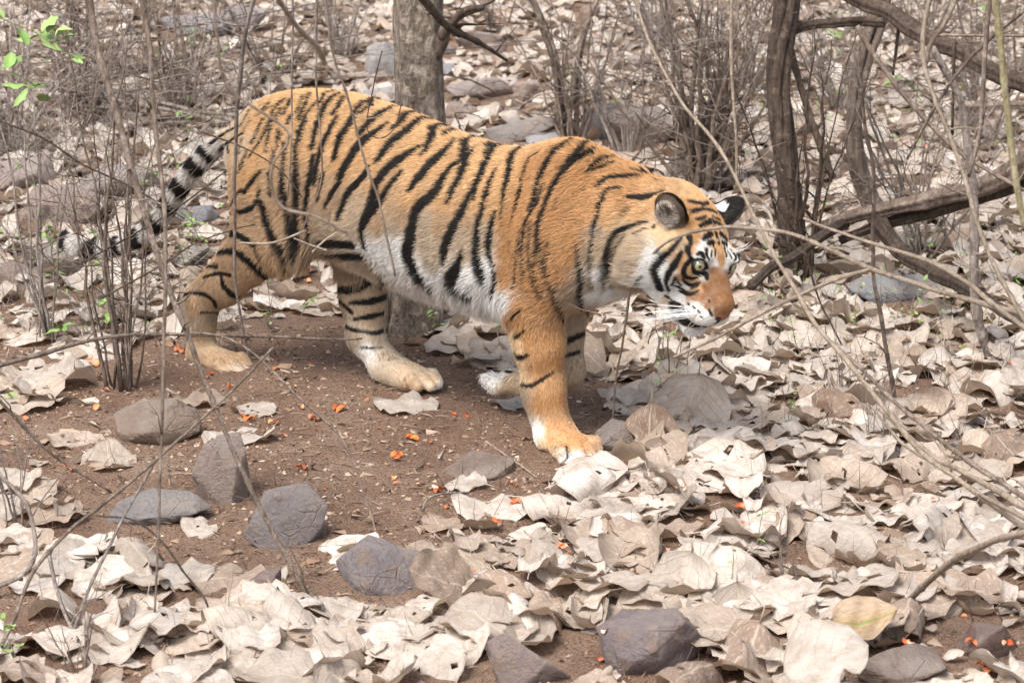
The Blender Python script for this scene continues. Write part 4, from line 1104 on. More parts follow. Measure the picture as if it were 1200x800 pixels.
for px, py, L_, yaw, tl in SPEC:
    p = gp(px, py); s = np.linalg.norm(p - CAM) / FPX
    lay(p[0], p[1], L_ * s * 1.12, g, tilt=tl, yaw=yaw, hi=True, var=(int(g.choice(FLAT)) if tl < .3 else int(g.choice(CURL))))
    leaves[-1].append('spec')
# the 300 that show largest become things of their own, the rest is one mass
pos = np.array([l[2] for l in leaves]); q, w = topx(pos)
big = np.array([l[3] for l in leaves]) / w
sc_ = big * ((q[:, 0] > 2) & (q[:, 0] < 1198) & (q[:, 1] > 2) & (q[:, 1] < 798)) * (1 + .25 * (np.arange(len(leaves)) / len(leaves)))
for k, l in enumerate(leaves):
    if len(l) > 6: sc_[k] += 1
    if l[0] is None: l[0] = int(g.integers(0, 36 if l[4] else 24))
top300 = set(np.argsort(-sc_)[:300].tolist())
def near_what(p):
    (x, y), _ = topx(p)
    zones = [(560, 120, 'behind the tiger back'), (120, 700, 'in the bottom left corner'), (320, 700, 'by the small reddish stone'), (210, 560, 'beside the upright brown stone'), (470, 760, 'below the large slate block'), (560, 640, 'at the lower edge of the bare soil'),
             (640, 760, 'beside the pointed purplish stone'), (770, 720, 'around the dark purple stone'), (720, 600, 'just below the forward paw'), (800, 520, 'by the stone before the forward paw'), (900, 450, 'below the tiger head'), (880, 620, 'in the deep litter below the seedlings'),
             (900, 770, 'right of the dark purple stone'), (1010, 540, 'beside the slanting pale stems'), (1010, 700, 'beside the half-green leaf'), (1140, 640, 'under the arching stem at the right'), (1140, 560, 'below the bare patch at right'), (1100, 420, 'beside the grey sapling at the right'),
             (1160, 790, 'by the flat dark red stone'), (980, 400, 'in front of the blue-grey slab'), (590, 400, 'behind the legs of the tiger'), (330, 370, 'between the hind legs'), (150, 340, 'under the tail'), (350, 560, 'on the bare soil'), (60, 520, 'at the left edge of the bare soil'), (250, 150, 'in the brush at the top left'), (960, 220, 'beyond the twisted trunk'), (1100, 260, 'beyond the fallen log')]
    d = [(x - a) ** 2 + ((y - b_) * 1.3) ** 2 for a, b_, _ in zones]
    return zones[int(np.argmin(d))][2]
for k in top300:
    var, M, p, size, hi, tl = leaves[k][:6]
    if not hi: var = var % 36
    o = bpy.data.objects.new('dead_leaf', HI_ME[var]); COL.objects.link(o)
    o.matrix_world = Matrix([[*M[0], p[0]], [*M[1], p[1]], [*M[2], p[2]], [0, 0, 0, 1]])
    form = 'upturned' if tl > .5 else 'rolled' if HI[var][4] > .75 else 'curled' if HI[var][4] > .4 else 'flat'
    szw = 'large ' if size > .19 else 'small ' if size < .145 else ''
    lab = f'{szw}{form} dry leaf {near_what(p)}'
    tone = g.random(); o.color = (tone, 0, 0, 1)
    tw = ('pale', 'tan', 'pale', 'brownish', 'pale', 'brown', 'rusty', 'pale')[int(np.searchsorted([.12, .30, .50, .64, .78, .92, .975], tone))]
    lab = lab.replace('dry leaf', tw + ' dry leaf', 1)
    tag(o, lab, 'leaf', 'dry leaves on the forest floor')
rest = [l for k, l in enumerate(leaves) if k not in top300]
acc = Acc()
for var, M, p, size, hi, tl, *_ in rest:
    V, Q, T, luv, _c = (HI if hi else LO)[var]
    if hi and p[1] > -9:
        pass
    a = luv.copy(); a[:, 2] = g.random()
    acc.add(V @ M.T + p, Q, T, a)
tag(acc.build('leaf_litter', LEAFMAT, attr=('luv', 'FLOAT_VECTOR')), 'thick litter of pale dry leaves covering the forest floor', 'leaf litter', kind='stuff')
print('leaves', len(leaves), 'rest verts', acc.n)

# small brown fragments, twiglets and pebbles on the bare soil
CRUMB, nt, b = mat('leaf_crumb', .9, .2); N = NT(nt)
att = N.n('Attribute', attribute_name='luv').outputs['Vector']; tn = N.n('SeparateXYZ', ins={0: att}).outputs[2]
N.link(N.ramp(tn, [(0, (.13, .085, .06)), (.35, (.26, .18, .125)), (.6, (.42, .32, .24)), (.8, (.24, .14, .09)), (1, (.62, .54, .46))]), b.inputs['Base Color'])
acc = Acc(); n_ = 34000
cx = g.uniform(-2.6, 2.6, n_); cy = -3.0 + g.random(n_) * 5.5
kp = (inside(np.stack([cx, cy], 1), BARE) | (g.random(n_) < .35)); cx, cy = cx[kp], cy[kp]
for x, y in zip(cx, cy):
    z = float(gh(x, y)); t = g.random(); r = g.random()
    if r < .70:
        s = g.uniform(.003, .013) * (3 if g.random() < .08 else 1); V = g.normal(size=(5, 3)) * [1, .7, .25]; V = V / np.abs(V).max() * s
        V = np.vstack([V[:4] - [0, 0, 0], [[0, 0, s * .35]]]); T = [[0, 1, 4], [1, 2, 4], [2, 3, 4], [3, 0, 4]]
        acc.add(V + [x, y, z + .003], None, T, np.tile([0, 0, t], (5, 1)))
    elif r < .86:
        a = g.uniform(0, 6.28); L_ = g.uniform(.015, .07); P = np.array([[0, 0, 0], [.5 * L_, g.uniform(-.1, .1) * L_, .003], [L_, 0, .001]])
        c_, s_ = math.cos(a), math.sin(a); P = P @ np.array([[c_, s_, 0], [-s_, c_, 0], [0, 0, 1]]) + [x, y, z + .003]
        V, Q, T = tube(P, g.uniform(.0006, .0018), 3); acc.add(V, Q, T, np.tile([0, 0, t * .9], (len(V), 1)))
    else:
        s = g.uniform(.004, .011); V = np.array([[1, 0, 0], [0, 1, 0], [-1, 0, 0], [0, -1, 0], [0, 0, .8], [0, 0, -.6]]) * s * g.uniform(.7, 1.2, (6, 3))
        T = [[0, 1, 4], [1, 2, 4], [2, 3, 4], [3, 0, 4], [1, 0, 5], [2, 1, 5], [3, 2, 5], [0, 3, 5]]
        acc.add(V + [x, y, z], None, T, np.tile([0, 0, t * .7], (6, 1)))
tag(acc.build('soil_debris', CRUMB, attr=('luv', 'FLOAT_VECTOR'), smooth=False), 'crumbs of bark, grit and leaf fragments strewn over the bare soil', 'debris', kind='stuff')

# ---------------------------------------------------------------- orange petals
PETAL, nt, b = mat('orange_petal', .55, .3); N = NT(nt)
rn = N.n('ObjectInfo').outputs['Random']
N.link(N.ramp(rn, [(0, (.62, .085, .025)), (.35, (.70, .17, .04)), (.6, (.42, .10, .05)), (.8, (.70, .30, .14)), (1, (.72, .50, .40))]), b.inputs['Base Color'])
def petal_geo(g):
    nu, nv = 4, 6
    u = np.linspace(-1, 1, nu + 1)[:, None] * np.ones(nv + 1); v = np.ones(nu + 1)[:, None] * np.linspace(0, 1, nv + 1)
    w = .32 * np.sin(np.pi * v ** .8) ** .7 + .01; R1 = g.uniform(.16, .4); a = u * w / R1
    y = v - .5; R2 = g.uniform(.25, .6); bb = y / R2
    V = np.stack([R1 * np.sin(a), R2 * np.sin(bb), R1 * (1 - np.cos(a)) + R2 * (1 - np.cos(bb)) * g.choice([1, -.6])], -1).reshape(-1, 3)
    V[:, 2] -= V[:, 2].min(); i = np.arange(nu)[:, None] * (nv + 1) + np.arange(nv)[None]
    return V, np.stack([i, i + nv + 1, i + nv + 2, i + 1], -1).reshape(-1, 4)
PM = [mesh_np('petal_mesh', *petal_geo(g), PETAL, me_only=True) for _ in range(8)]
PPX = [(208, 412, 11), (107, 427, 12), (125, 460, 9), (113, 480, 10), (247, 440, 8), (243, 444, 7), (270, 456, 9), (226, 476, 8), (290, 492, 12), (284, 490, 9), (318, 498, 10), (325, 498, 9), (353, 480, 10), (366, 492, 12), (372, 494, 10), (370, 505, 6), (331, 513, 9), (315, 508, 7), (395, 480, 13), (403, 480, 8), (324, 423, 8), (362, 428, 7),
       (323, 433, 7), (480, 514, 12), (547, 488, 10), (532, 487, 8), (444, 503, 6), (462, 537, 14), (468, 536, 10), (461, 562, 10), (464, 568, 8), (491, 570, 9), (502, 547, 9), (510, 576, 14), (525, 596, 9), (580, 614, 12), (576, 616, 8), (602, 592, 13), (597, 568, 9), (605, 571, 9), (755, 613, 8), (657, 653, 14), (668, 660, 8), (782, 656, 8), (793, 596, 11),
       (555, 686, 7), (524, 700, 6), (704, 776, 12), (368, 598, 10), (212, 549, 0), (370, 599, 9), (79, 550, 12), (350, 549, 12), (359, 549, 8), (32, 493, 10), (33, 510, 8), (27, 583, 9), (362, 326, 10), (362, 331, 8), (806, 268, 0), (868, 159, 9), (1040, 193, 8), (1178, 193, 8), (866, 601, 11), (870, 630, 8), (862, 670, 10), (817, 715, 8), (813, 745, 9), (1056, 765, 14), (1061, 770, 12),
       (1135, 770, 12), (1178, 776, 12), (1148, 790, 18), (1155, 794, 12), (1130, 742, 9), (1093, 600, 6), (982, 518, 8), (1176, 434, 9), (1182, 440, 7), (1005, 540, 7), (746, 577, 7), (894, 600, 6), (700, 380, 0), (772, 150, 7), (741, 172, 7), (690, 137, 8), (1020, 170, 7), (905, 225, 8), (880, 232, 8), (950, 205, 7), (985, 160, 7), (1085, 185, 7), (1120, 215, 7), (300, 620, 6), (390, 560, 6), (420, 520, 6), (345, 455, 6), (430, 470, 7), (505, 520, 7), (560, 530, 6), (380, 575, 5)]
for px, py, L_ in PPX:
    if not L_: continue
    for rep in range(1 if L_ < 11 else 2):
        p = gp(px + rep * 5, py + rep * 2); s = np.linalg.norm(p - CAM) / FPX * L_ * 1.25
        i_, j_ = int((p[0] - HX0) / HC), int((p[1] - HY0) / HC); z = HM[i_, j_] if 0 <= i_ < hmx and 0 <= j_ < hmy else p[2]
        o = bpy.data.objects.new('fallen_petal', PM[int(g.integers(0, 8))]); COL.objects.link(o)
        o.location = (p[0], p[1], z + .004); o.scale = (s, s, s); o.rotation_euler = (g.normal(0, .3), g.normal(0, .3), g.uniform(0, 6.28))
        wz = near_what(p)
        tag(o, f'small curled orange petal lying {wz}', 'petal', 'fallen orange petals')
# ---------------------------------------------------------------- wood
def barkmat(name, c1, c2, c3, sc=(62, 62, 9)):
    m, nt, b = mat(name, .9, .2); N = NT(nt)
    co = N.n('TexCoord').outputs['Object']; mp = N.n('Mapping', ins={0: co}); mp.inputs['Scale'].default_value = sc
    a = N.n('TexNoise', ins={'Vector': mp.outputs[0], 'Scale': 1.0, 'Detail': 8, 'Roughness': .65}).outputs[0]
    a2 = N.n('TexNoise', ins={'Vector': co, 'Scale': 7.0, 'Detail': 3}).outputs[0]
    c = N.ramp(a, [(.34, c1), (.52, c2), (.72, c3)])
    c = N.mix(N.ramp(a2, [(.4, (0, 0, 0)), (.7, (.5, .5, .5))]), c, c1)
    a3 = N.n('TexNoise', ins={'Vector': co, 'Scale': 24.0, 'Detail': 6, 'Roughness': .7}).outputs[0]
    c = N.mix(N.ramp(a3, [(.52, (0, 0, 0)), (.64, (.75, .75, .75))]), c, c3)
    r = N.n('ObjectInfo').outputs['Random']
    h = N.n('HueSaturation', ins={'Value': N.math('ADD', .8, N.math('MULTIPLY', r, .4)), 'Color': c})
    N.link(h.outputs[0], b.inputs['Base Color'])
    bu = N.n('Bump', ins={'Height': N.math('ADD', a, N.math('MULTIPLY', a3, .8)), 'Strength': 1.0, 'Distance': .02}); N.link(bu.outputs[0], b.inputs['Normal'])
    return m
BROWN = barkmat('brown_bark', (.11, .080, .062), (.24, .185, .15), (.40, .33, .28))
GREYB = barkmat('grey_bark', (.15, .12, .105), (.31, .26, .23), (.48, .42, .375))
BEIGE = barkmat('beige_bark', (.23, .18, .135), (.38, .305, .24), (.50, .42, .345))
DARKB = barkmat('dark_bark', (.045, .032, .026), (.095, .070, .055), (.17, .13, .105))
TRUNKM = barkmat('trunk_bark', (.10, .078, .062), (.26, .21, .17), (.50, .43, .36), (60, 60, 26))
OLIVE = barkmat('olive_stem', (.22, .19, .10), (.34, .30, .18), (.45, .40, .27))
MATS = {'b': BROWN, 'g': GREYB, 'e': BEIGE, 'd': DARKB, 't': TRUNKM, 'o': OLIVE}

def px_path(pts, y0, y1=None, n=8, wob=1.0, seed=0):
    """traced run of photo pixels -> 3-D path; y0..y1 is its distance from end to end"""
    y1 = y0 if y1 is None else y1
    c = catmull(pts, n); d = np.concatenate([[0], np.cumsum(np.linalg.norm(np.diff(c, axis=0), axis=1))]); t = d / d[-1]
    P = np.array([at(a, b_, y0 + (y1 - y0) * tt) for (a, b_), tt in zip(c, t)])
    g = np.random.default_rng(seed + 77); P = P + fbm(P * 6, 1.3, 2, seed % 11)[:, None] * g.normal(size=3) * .0022 * wob; P = P + np.stack([fbm(P, 7, 3, seed % 17 + k) for k in range(3)], 1) * .0028 * wob
    return P, t
def gy_of(px, py): return float(gp(px, py)[1])
def twig(name, label, cat, pts, y0, y1, r0, r1, m, seed=0, parent=None, side=0, k=6, group=None, rough=.08, sidelen=.12):
    P, t = px_path(pts, y0, y1, seed=seed)
    g = np.random.default_rng(seed)
    s = np.linalg.norm(P - CAM, axis=1) / FPX
    R = (r0 + (r1 - r0) * t) * s
    R = R * (1 + .10 * fbm(P, 22, 3, seed % 13) + .35 * np.exp(-((np.sin(t * 3.14159 * (5 + seed % 5) + seed)) / .10) ** 2))
    acc = Acc(); acc.tube(P, R, k, rough=rough, seed=seed)
    for _ in range(side):                     # short side twiglets
        i = int(g.integers(2, len(P) - 1)); d = g.normal(size=3) * [1, .6, .8]; d[2] = abs(d[2]) * .6 + .1; d /= np.linalg.norm(d); L_ = sidelen * g.uniform(.4, 1.6)
        q = P[i] + np.linspace(0, 1, 5)[:, None] * d * L_ + np.cumsum(g.normal(size=(5, 3)) * .05 * L_, 0) * [[0]] + np.cumsum(g.normal(size=(5, 3)), 0) * .05 * L_ - 0
        q[0] = P[i]; acc.tube(q, np.linspace(R[i] * .5, .0004, 5), 4)
        if g.random() < .6:
            d2 = d + g.normal(size=3) * .7; d2 /= np.linalg.norm(d2); q2 = q[2] + np.linspace(0, 1, 4)[:, None] * d2 * L_ * .5; acc.tube(q2, np.linspace(R[i] * .3, .0003, 4), 3)
    o = acc.build(name, MATS[m], parent, origin=(P[0] if parent is None else None))
    if parent is None: tag(o, label, cat, group)
    return o
TW = [
 # left of the tiger, standing between it and the camera
 ('stem', 'long brown stem leaning right past the hind paw to the litter below', [(103, -10), (117, 67), (140, 143), (160, 217), (190, 317), (233, 427), (277, 534), (313, 611), (350, 677), (377, 716)], -1.5, gy_of(377, 716), 4.6, 2.6, 'b', 6),
 ('stem', 'upright thin brown stem running the full height left of the hind leg', [(165, -10), (177, 57), (182, 133), (190, 207), (193, 267), (192, 400), (190, 530), (181, 740)], -2.0, gy_of(181, 740), 3.2, 1.3, 'b', 5),
 ('stem', 'blurred grey stem hanging over the rump and hind leg', [(298, -10), (287, 43), (283, 83), (277, 150), (275, 267), (277, 333), (287, 390), (293, 415)], -1.9, -1.6, 3.0, 1.4, 'g', 2),
 ('stem', 'very thin stem hanging across the rump', [(343, -10), (343, 80), (343, 167), (337, 233)], -1.3, -1.3, 1.3, .8, 'g', 1),
 ('stem', 'thin dark stem crossing the haunch with a small fork', [(369, -10), (371, 90), (378, 201), (359, 258), (350, 284)], -1.3, -1.3, 1.6, .8, 'b', 1),
 ('stem', 'pale blurred twig drooping across the flank', [(380, -10), (392, 70), (407, 114), (428, 195), (446, 243), (464, 322)], -2.2, -2.0, 1.6, 1.6, 'e', 1),
 ('stem', 'pale out-of-focus twig zigzagging over the haunch', [(250, -10), (256, 50), (263, 92), (275, 110), (299, 126), (335, 150), (338, 168), (320, 192), (317, 219), (329, 246), (368, 258), (404, 275)], -3.4, -3.2, 1.5, 1.9, 'e', 2),
 ('stem', 'pale blurred twig hooked downwards over the top left brush', [(318, -10), (345, 30), (370, 55), (378, 72)], -3.6, -3.4, 3.0, 3.4, 'e', 0),
 ('twig', 'long dark twig lying level across the hind feet', [(-10, 432), (50, 414), (110, 397), (187, 391), (300, 394), (400, 397), (425, 396)], -1.9, -1.5, 3.0, 1.2, 'b', 1),
 ('twig', 'arching brown twig running down over the bare soil from the hind paw', [(190, 391), (247, 390), (293, 410), (350, 464), (400, 514), (430, 590), (442, 632)], -1.7, gy_of(442, 632), 1.8, 1.2, 'b', 0),
 ('twig', 'brown twig sloping down left across the two grey stones', [(320, 408), (260, 470), (190, 534), (143, 574), (83, 620), (40, 667), (17, 720), (0, 757)], -1.9, -2.55, 1.6, 2.8, 'b', 1),
 ('twig', 'thin twig sloping beside the brown twig over the left stones', [(183, 540), (143, 610), (110, 677), (90, 730), (77, 767)], -2.0, gy_of(77, 767), 1.8, 2.0, 'g', 1),
 ('twig', 'dark twig curving down over the whitish leaf at the bottom left', [(113, 604), (157, 610), (187, 634), (213, 667), (240, 704), (247, 740)], -2.1, gy_of(247, 740), 1.2, 1.6, 'd', 1),
 ('twig', 'dark twig entering from the left edge above the stones', [(-8, 462), (27, 500), (63, 534), (130, 577)], -1.6, gy_of(130, 577), 2.4, 1.4, 'b', 1),
 ('twig', 'bowed thick twig at the left edge of the litter', [(-5, 550), (30, 590), (40, 644), (25, 672), (-5, 688)], -2.1, -2.2, 2.6, 3.0, 'g', 0),
 ('twig', 'short upright twig in the bottom left litter', [(57, 650), (67, 700), (90, 750), (110, 785)], -2.2, gy_of(110, 785), 2.6, 1.8, 'g', 1),
 ('twig', 'fine dark twig slanting over the tail', [(-5, 140), (50, 161), (95, 191), (144, 213), (176, 231), (216, 256)], -.9, -.9, 1.4, .8, 'd', 2),
 ('twig', 'straight dark twig rising right across the tail root', [(95, 310), (158, 276), (207, 245), (266, 200)], -1.0, -1.0, 1.2, .8, 'd', 1),
 ('twig', 'straight dark twig just above the hock', [(120, 350), (194, 308), (230, 285), (275, 270), (300, 264)], -1.1, -1.1, 1.2, .8, 'd', 1),
 ('twig', 'fine dark twig slanting down across the rump', [(236, 153), (290, 174), (326, 198), (353, 231)], -1.1, -1.1, 1.2, .7, 'd', 0),
 ('twig', 'pale twig crossing the thigh', [(281, 285), (320, 285), (359, 270)], -1.4, -1.4, 1.6, 1.3, 'e', 0),
 ('twig', 'short pale twig pointing right below the thigh', [(344, 279), (362, 287), (383, 294)], -1.4, -1.4, 1.2, 1.5, 'e', 0),
 ('twig', 'short pale twig crossing the groin', [(366, 296), (378, 285), (395, 273)], -1.4, -1.4, 1.3, 1.0, 'e', 0),
 ('twig', 'thin hanging twig over the middle of the back', [(448, 60), (438, 100), (430, 150), (445, 163), (462, 150), (470, 120)], -1.2, -1.2, .8, .6, 'd', 0),
 # right of the tiger
 ('arching_stem', 'long pale stem arching over the tiger forehead to the right edge', [(717, 512), (720, 454), (727, 410), (739, 335), (750, 315), (765, 297), (783, 282), (810, 273), (851, 266), (884, 267), (923, 272), (960, 287), (1017, 314), (1083, 335), (1150, 354), (1215, 370)], gy_of(717, 512), -2.2, 1.0, 3.5, 'e', 2),
 ('arching_stem', 'second pale stem arching above the first at the right', [(940, 255), (967, 267), (1027, 287), (1090, 307), (1133, 330), (1167, 357), (1215, 392)], -2.0, -2.4, 1.6, 3.4, 'e', 0),
 ('arching_stem', 'pale stem rising right from under the tiger chin', [(790, 418), (800, 414), (843, 394), (893, 367), (940, 345), (987, 324), (1020, 315)], -2.3, -2.3, 1.8, 2.8, 'e', 1),
 ('arching_stem', 'long slanting pale stem from above the head to the lower right', [(742, -12), (757, 37), (772, 70), (800, 121), (833, 160), (860, 203), (897, 280), (933, 340), (957, 380), (1000, 430), (1033, 474), (1077, 530), (1120, 560), (1167, 594), (1215, 628)], -2.0, -2.9, 1.5, 3.6, 'e', 2),
 ('arching_stem', 'brown stem running beside the long slanting pale stem', [(930, 335), (957, 380), (1013, 434), (1060, 480), (1127, 534), (1177, 567), (1215, 592)], -2.2, -2.9, 1.6, 3.6, 'b', 0),
 ('arching_stem', 'thick pale stem leaving the right edge above the litter', [(1030, 480), (1093, 534), (1133, 554), (1215, 600)], -2.4, -3.0, 1.8, 4.2, 'e', 0),
 ('arching_stem', 'thin pale stem just under the thick one at the right edge', [(1020, 475), (1060, 520), (1100, 546), (1153, 580), (1215, 616)], -2.4, -3.0, 1.6, 3.0, 'e', 0),
 ('stem', 'thin pale upright stem above the tiger head', [(857, -10), (858, 100), (863, 160), (863, 222)], -.5, -.5, 2.2, 1.6, 'e', 1),
 ('stem', 'tall pale stem swaying down through the fallen log at the right', [(1093, -10), (1083, 33), (1083, 77), (1097, 123), (1117, 173), (1133, 220), (1147, 267), (1170, 320), (1215, 400)], -2.4, -2.8, 3.0, 3.0, 'e', 2),
 ('stem', 'pale fork joining the tall swaying stem at the top right', [(1125, -10), (1110, 25), (1093, 50), (1086, 75)], -2.4, -2.4, 3.0, 3.0, 'e', 0),
 ('stem', 'olive stem at the far right edge', [(1166, -10), (1173, 67), (1180, 133), (1187, 187), (1203, 270)], -2.8, -2.8, 4.0, 3.6, 'o', 1),
 ('stem', 'brown upright stem behind the arching stems', [(1005, 60), (1013, 147), (1023, 200), (1023, 310), (1033, 367), (1040, 417), (1050, 478)], -1.2, gy_of(1050, 478), 2.0, 2.8, 'b', 3),
 ('stem', 'hair-thin brown stem beside the long slanting pale stem', [(915, 200), (933, 267), (947, 310), (967, 367), (990, 412)], -1.4, gy_of(990, 412), 1.4, 1.0, 'b', 3),
 ('stick', 'broken brown stick leaning off the twisted trunk', [(925, 50), (947, 133), (960, 167), (977, 209)], .9, .7, 4.2, 4.0, 'd', 0),
 ('stem', 'dark slender stem slanting across the right background', [(1005, 30), (1013, 47), (1047, 97), (1090, 147), (1130, 183), (1200, 224)], .4, .2, 3.4, 2.6, 'b', 4),
 ('sapling', 'grey crooked sapling standing at the right', [(1093, 55), (1123, 110), (1133, 167), (1140, 217), (1142, 267), (1143, 357), (1161, 421)], gy_of(1161, 421), gy_of(1161, 421), 4.2, 6.2, 'g', 3),
 ('stem', 'brown stem slanting left from the top right corner', [(1215, 0), (1153, 53), (1117, 93), (1087, 140), (1063, 187)], -.4, -.2, 2.8, 1.8, 'b', 3),
 ('stem', 'dark upright stem at the top right', [(1160, -10), (1155, 67), (1150, 150), (1136, 207)], -.6, -.6, 3.0, 2.4, 'b', 4),
 ('stem', 'short dark hanging twig above the leaning trunk', [(1055, 20), (1053, 37), (1047, 88)], .6, .6, 2.2, 1.6, 'd', 0),
 ('stem', 'short dark upright twig in front of the log', [(1119, 50), (1117, 60), (1115, 158)], .3, .3, 2.2, 1.6, 'd', 0),
 ('stem', 'thin level twig at the top right', [(1095, 42), (1150, 43), (1215, 43)], .2, .2, 1.8, 1.8, 'b', 1),
 ('stem', 'blurred arching stem curving down into the litter at the lower right', [(1215, 622), (1190, 626), (1153, 637), (1120, 655), (1095, 678), (1067, 702)], -3.2, gy_of(1067, 702) - .1, 4.4, 4.0, 'e', 0),
 ('twig', 'short twig lying on the soil below the forward paw', [(655, 608), (690, 620), (735, 640)], gy_of(655, 608), gy_of(735, 640), 1.8, 4.2, 'g', 0),
 ('twig', 'bent grey twig on the soil behind the upright stone', [(196, 455), (240, 482), (290, 500), (330, 508)], gy_of(196, 455), gy_of(330, 508), 2.2, 1.4, 'g', 0),
 ('twig', 'curved twig on the soil beside the grey-tan leaf', [(552, 576), (515, 580), (500, 588), (495, 600)], gy_of(552, 576), gy_of(495, 600), 1.6, 1.4, 'g', 0),
 ('twig', 'straight thin straw on the soil before the forward paw', [(568, 516), (596, 536), (630, 560)], gy_of(568, 516), gy_of(630, 560), 1.4, 1.0, 'e', 0),
 ('twig', 'fallen grey twigs behind the belly', [(515, 348), (535, 358), (556, 372)], gy_of(530, 362), gy_of(556, 374), 2.4, 3.0, 'g', 4),
 ('twig', 'thin brown twig rising beside the large leaf behind the belly', [(475, 400), (490, 378), (515, 360)], -.1, .0, 1.2, .9, 'b', 1),
 ('twig', 'dark twig crossing the lower left litter', [(120, 752), (200, 746), (280, 740), (385, 748)], -2.5, gy_of(385, 750), 1.2, 1.6, 'd', 1),
 ('twig', 'straight twig rising right in the lower litter', [(385, 780), (450, 745), (500, 715), (535, 695)], -2.45, -2.2, 1.8, 1.0, 'd', 2),
]
for i_, (nm, lab, pts_, y0, y1, r0, r1, m_, sd_) in enumerate(TW):
    twig(nm, lab, {'arching_stem': 'stem', 'sapling': 'sapling', 'stick': 'stick'}.get(nm, nm), pts_, y0, y1, r0, r1, m_, seed=i_ + 1, side=sd_, k=7 if max(r0, r1) > 3 else 5)

# ---- trees with a trunk of their own
def lumpy(P, R, k=20, seed=0, amp=.06, ridges=5):
    V, Q, T = tube(P, R, k); n_ = len(P)
    C_ = np.repeat(P, k, 0); d = V[:n_ * k] - C_; rn = np.linalg.norm(d, axis=1, keepdims=True)
    a = np.tile(np.arange(k) / k * 2 * np.pi, n_)
    f = 1 + amp * .8 * np.sin(a * ridges + np.repeat(np.linspace(0, 2.2, n_), k)) + amp * fbm(V[:n_ * k] * [1, 1, .5], 14, 4, seed) * .8
    V[:n_ * k] = C_ + d * f[:, None]
    return V, Q, T
tr = gp(484, 392); ty = tr[1] + .07
tree = empty('tree', (tr[0], ty, float(gh(tr[0], ty))), 'stout grey-brown tree trunk standing right behind the tiger back', 'tree')
def tpart(name, P, R, m, seed=0, k=20, amp=.06, parent=tree, ridges=5):
    V, Q, T = lumpy(np.asarray(P, float), R, k, seed, amp, ridges)
    o = mesh_np(name, V - np.array(parent.location), [Q, T], m, parent=parent); return o
pp, t = px_path([(482, 400), (482, 380), (486, 330), (489, 250), (493, 160), (491, 80), (490, 0), (495, -110), (505, -220), (500, -330)], ty, ty, n=16)
rpx = np.interp(t, [0, .04, .12, .25, .45, .6, .85, 1], [44, 37, 30, 28, 28.5, 29, 24, 18])
tpart('trunk', pp, rpx * np.linalg.norm(pp - CAM, axis=1) / FPX, TRUNKM, 3, 40, .13)
P2, t2 = px_path([(500, 80), (516, 55), (525, 30), (545, 15), (567, 10)], ty, ty - .15); tpart('branch', P2, (11 - 8 * t2) * .0025, BROWN, 4, 10, .15)
P2, t2 = px_path([(452, 385), (451, 350), (450, 300), (455, 240)], ty - .06, ty - .06); tpart('climber_stem', P2, (5.5 - 2 * t2) * .0025, BEIGE, 5, 8, .1)
for q_, (a_, b_) in enumerate([((500, -330), (640, -520)), ((500, -330), (420, -540)), ((495, -250), (600, -330))]):
    P2, t2 = px_path([a_, ((a_[0] + b_[0]) / 2 + 10, (a_[1] + b_[1]) / 2), b_], ty, ty + (.4, -.3, .3)[q_]); tpart('branch', P2, (14 - 11 * t2) * .0025, BROWN, 6 + q_, 9, .1)
twig('branch_stem', 'brown branch slanting down right of the trunk', 'branch', [(488, -10), (505, 12), (527, 33), (557, 50), (593, 71)], -.2, .1, 6.5, 1.6, 'd', 31, side=2)
twig('branch_stem', 'short dark knot of branch hooking right of the trunk', 'branch', [(517, 45), (533, 25), (548, 12), (567, 10)], -.05, -.1, 6.0, 3.0, 'd', 32, side=3)

def strands(name, label, cat, pxs, y, rpx, m, n_str, twist, seed, loc, tw=1.0):
    """a trunk made of several stems grown together"""
    root = empty(name, tuple(loc), label, cat)
    g = np.random.default_rng(seed); P, t = px_path(pxs, y, y, n=8); s = float(np.linalg.norm(P[0] - CAM) / FPX)
    for q_ in range(n_str):
        ph = q_ / n_str * 6.283 + t * twist; rr = rpx * s * (.55 + .15 * np.sin(t * 9 + q_))
        off = np.stack([np.cos(ph) * rr, np.sin(ph) * rr, 0 * ph], 1)
        V, Q, T = lumpy(P + off, rpx * s * g.uniform(.42, .62) * (1 - .25 * t * tw), 10, seed + q_, .16, 3)
        mesh_np('stem', V - np.array(loc), [Q, T], m, parent=root)
    return root
l_ = gp(937, 328)
strands('twisted_tree', 'dark twisted trunk of several grown-together stems', 'tree', [(937, 330), (930, 290), (928, 250), (922, 190), (914, 130), (911, 90), (914, 50), (922, -10), (925, -120), (918, -260)], l_[1], 15, DARKB, 5, 5, 5, l_)
l_ = gp(1040, 300)
strands('leaning_tree', 'leaning grey-brown trunk right of the twisted trunk', 'tree', [(1042, 300), (1030, 262), (1018, 230), (1007, 195), (1003, 150), (1006, 105), (1016, 60), (1028, 20), (1040, -60), (1050, -160)], l_[1], 11, BROWN, 3, 3, 15, l_)
l_ = gp(666, 172)
strands('forked_tree', 'slender forked tree beyond the tiger shoulders', 'tree', [(666, 175), (660, 145), (655, 100), (647, 60), (632, 20), (612, -20)], l_[1], 9, BROWN, 2, 2, 25, l_)
l_ = gp(676, 176)
strands('slender_tree', 'slender dark stem beside the forked tree beyond the shoulders', 'tree', [(672, 178), (671, 140), (674, 100), (682, 50), (700, 0), (712, -40)], l_[1] + .1, 7, BROWN, 2, 2, 26, l_)
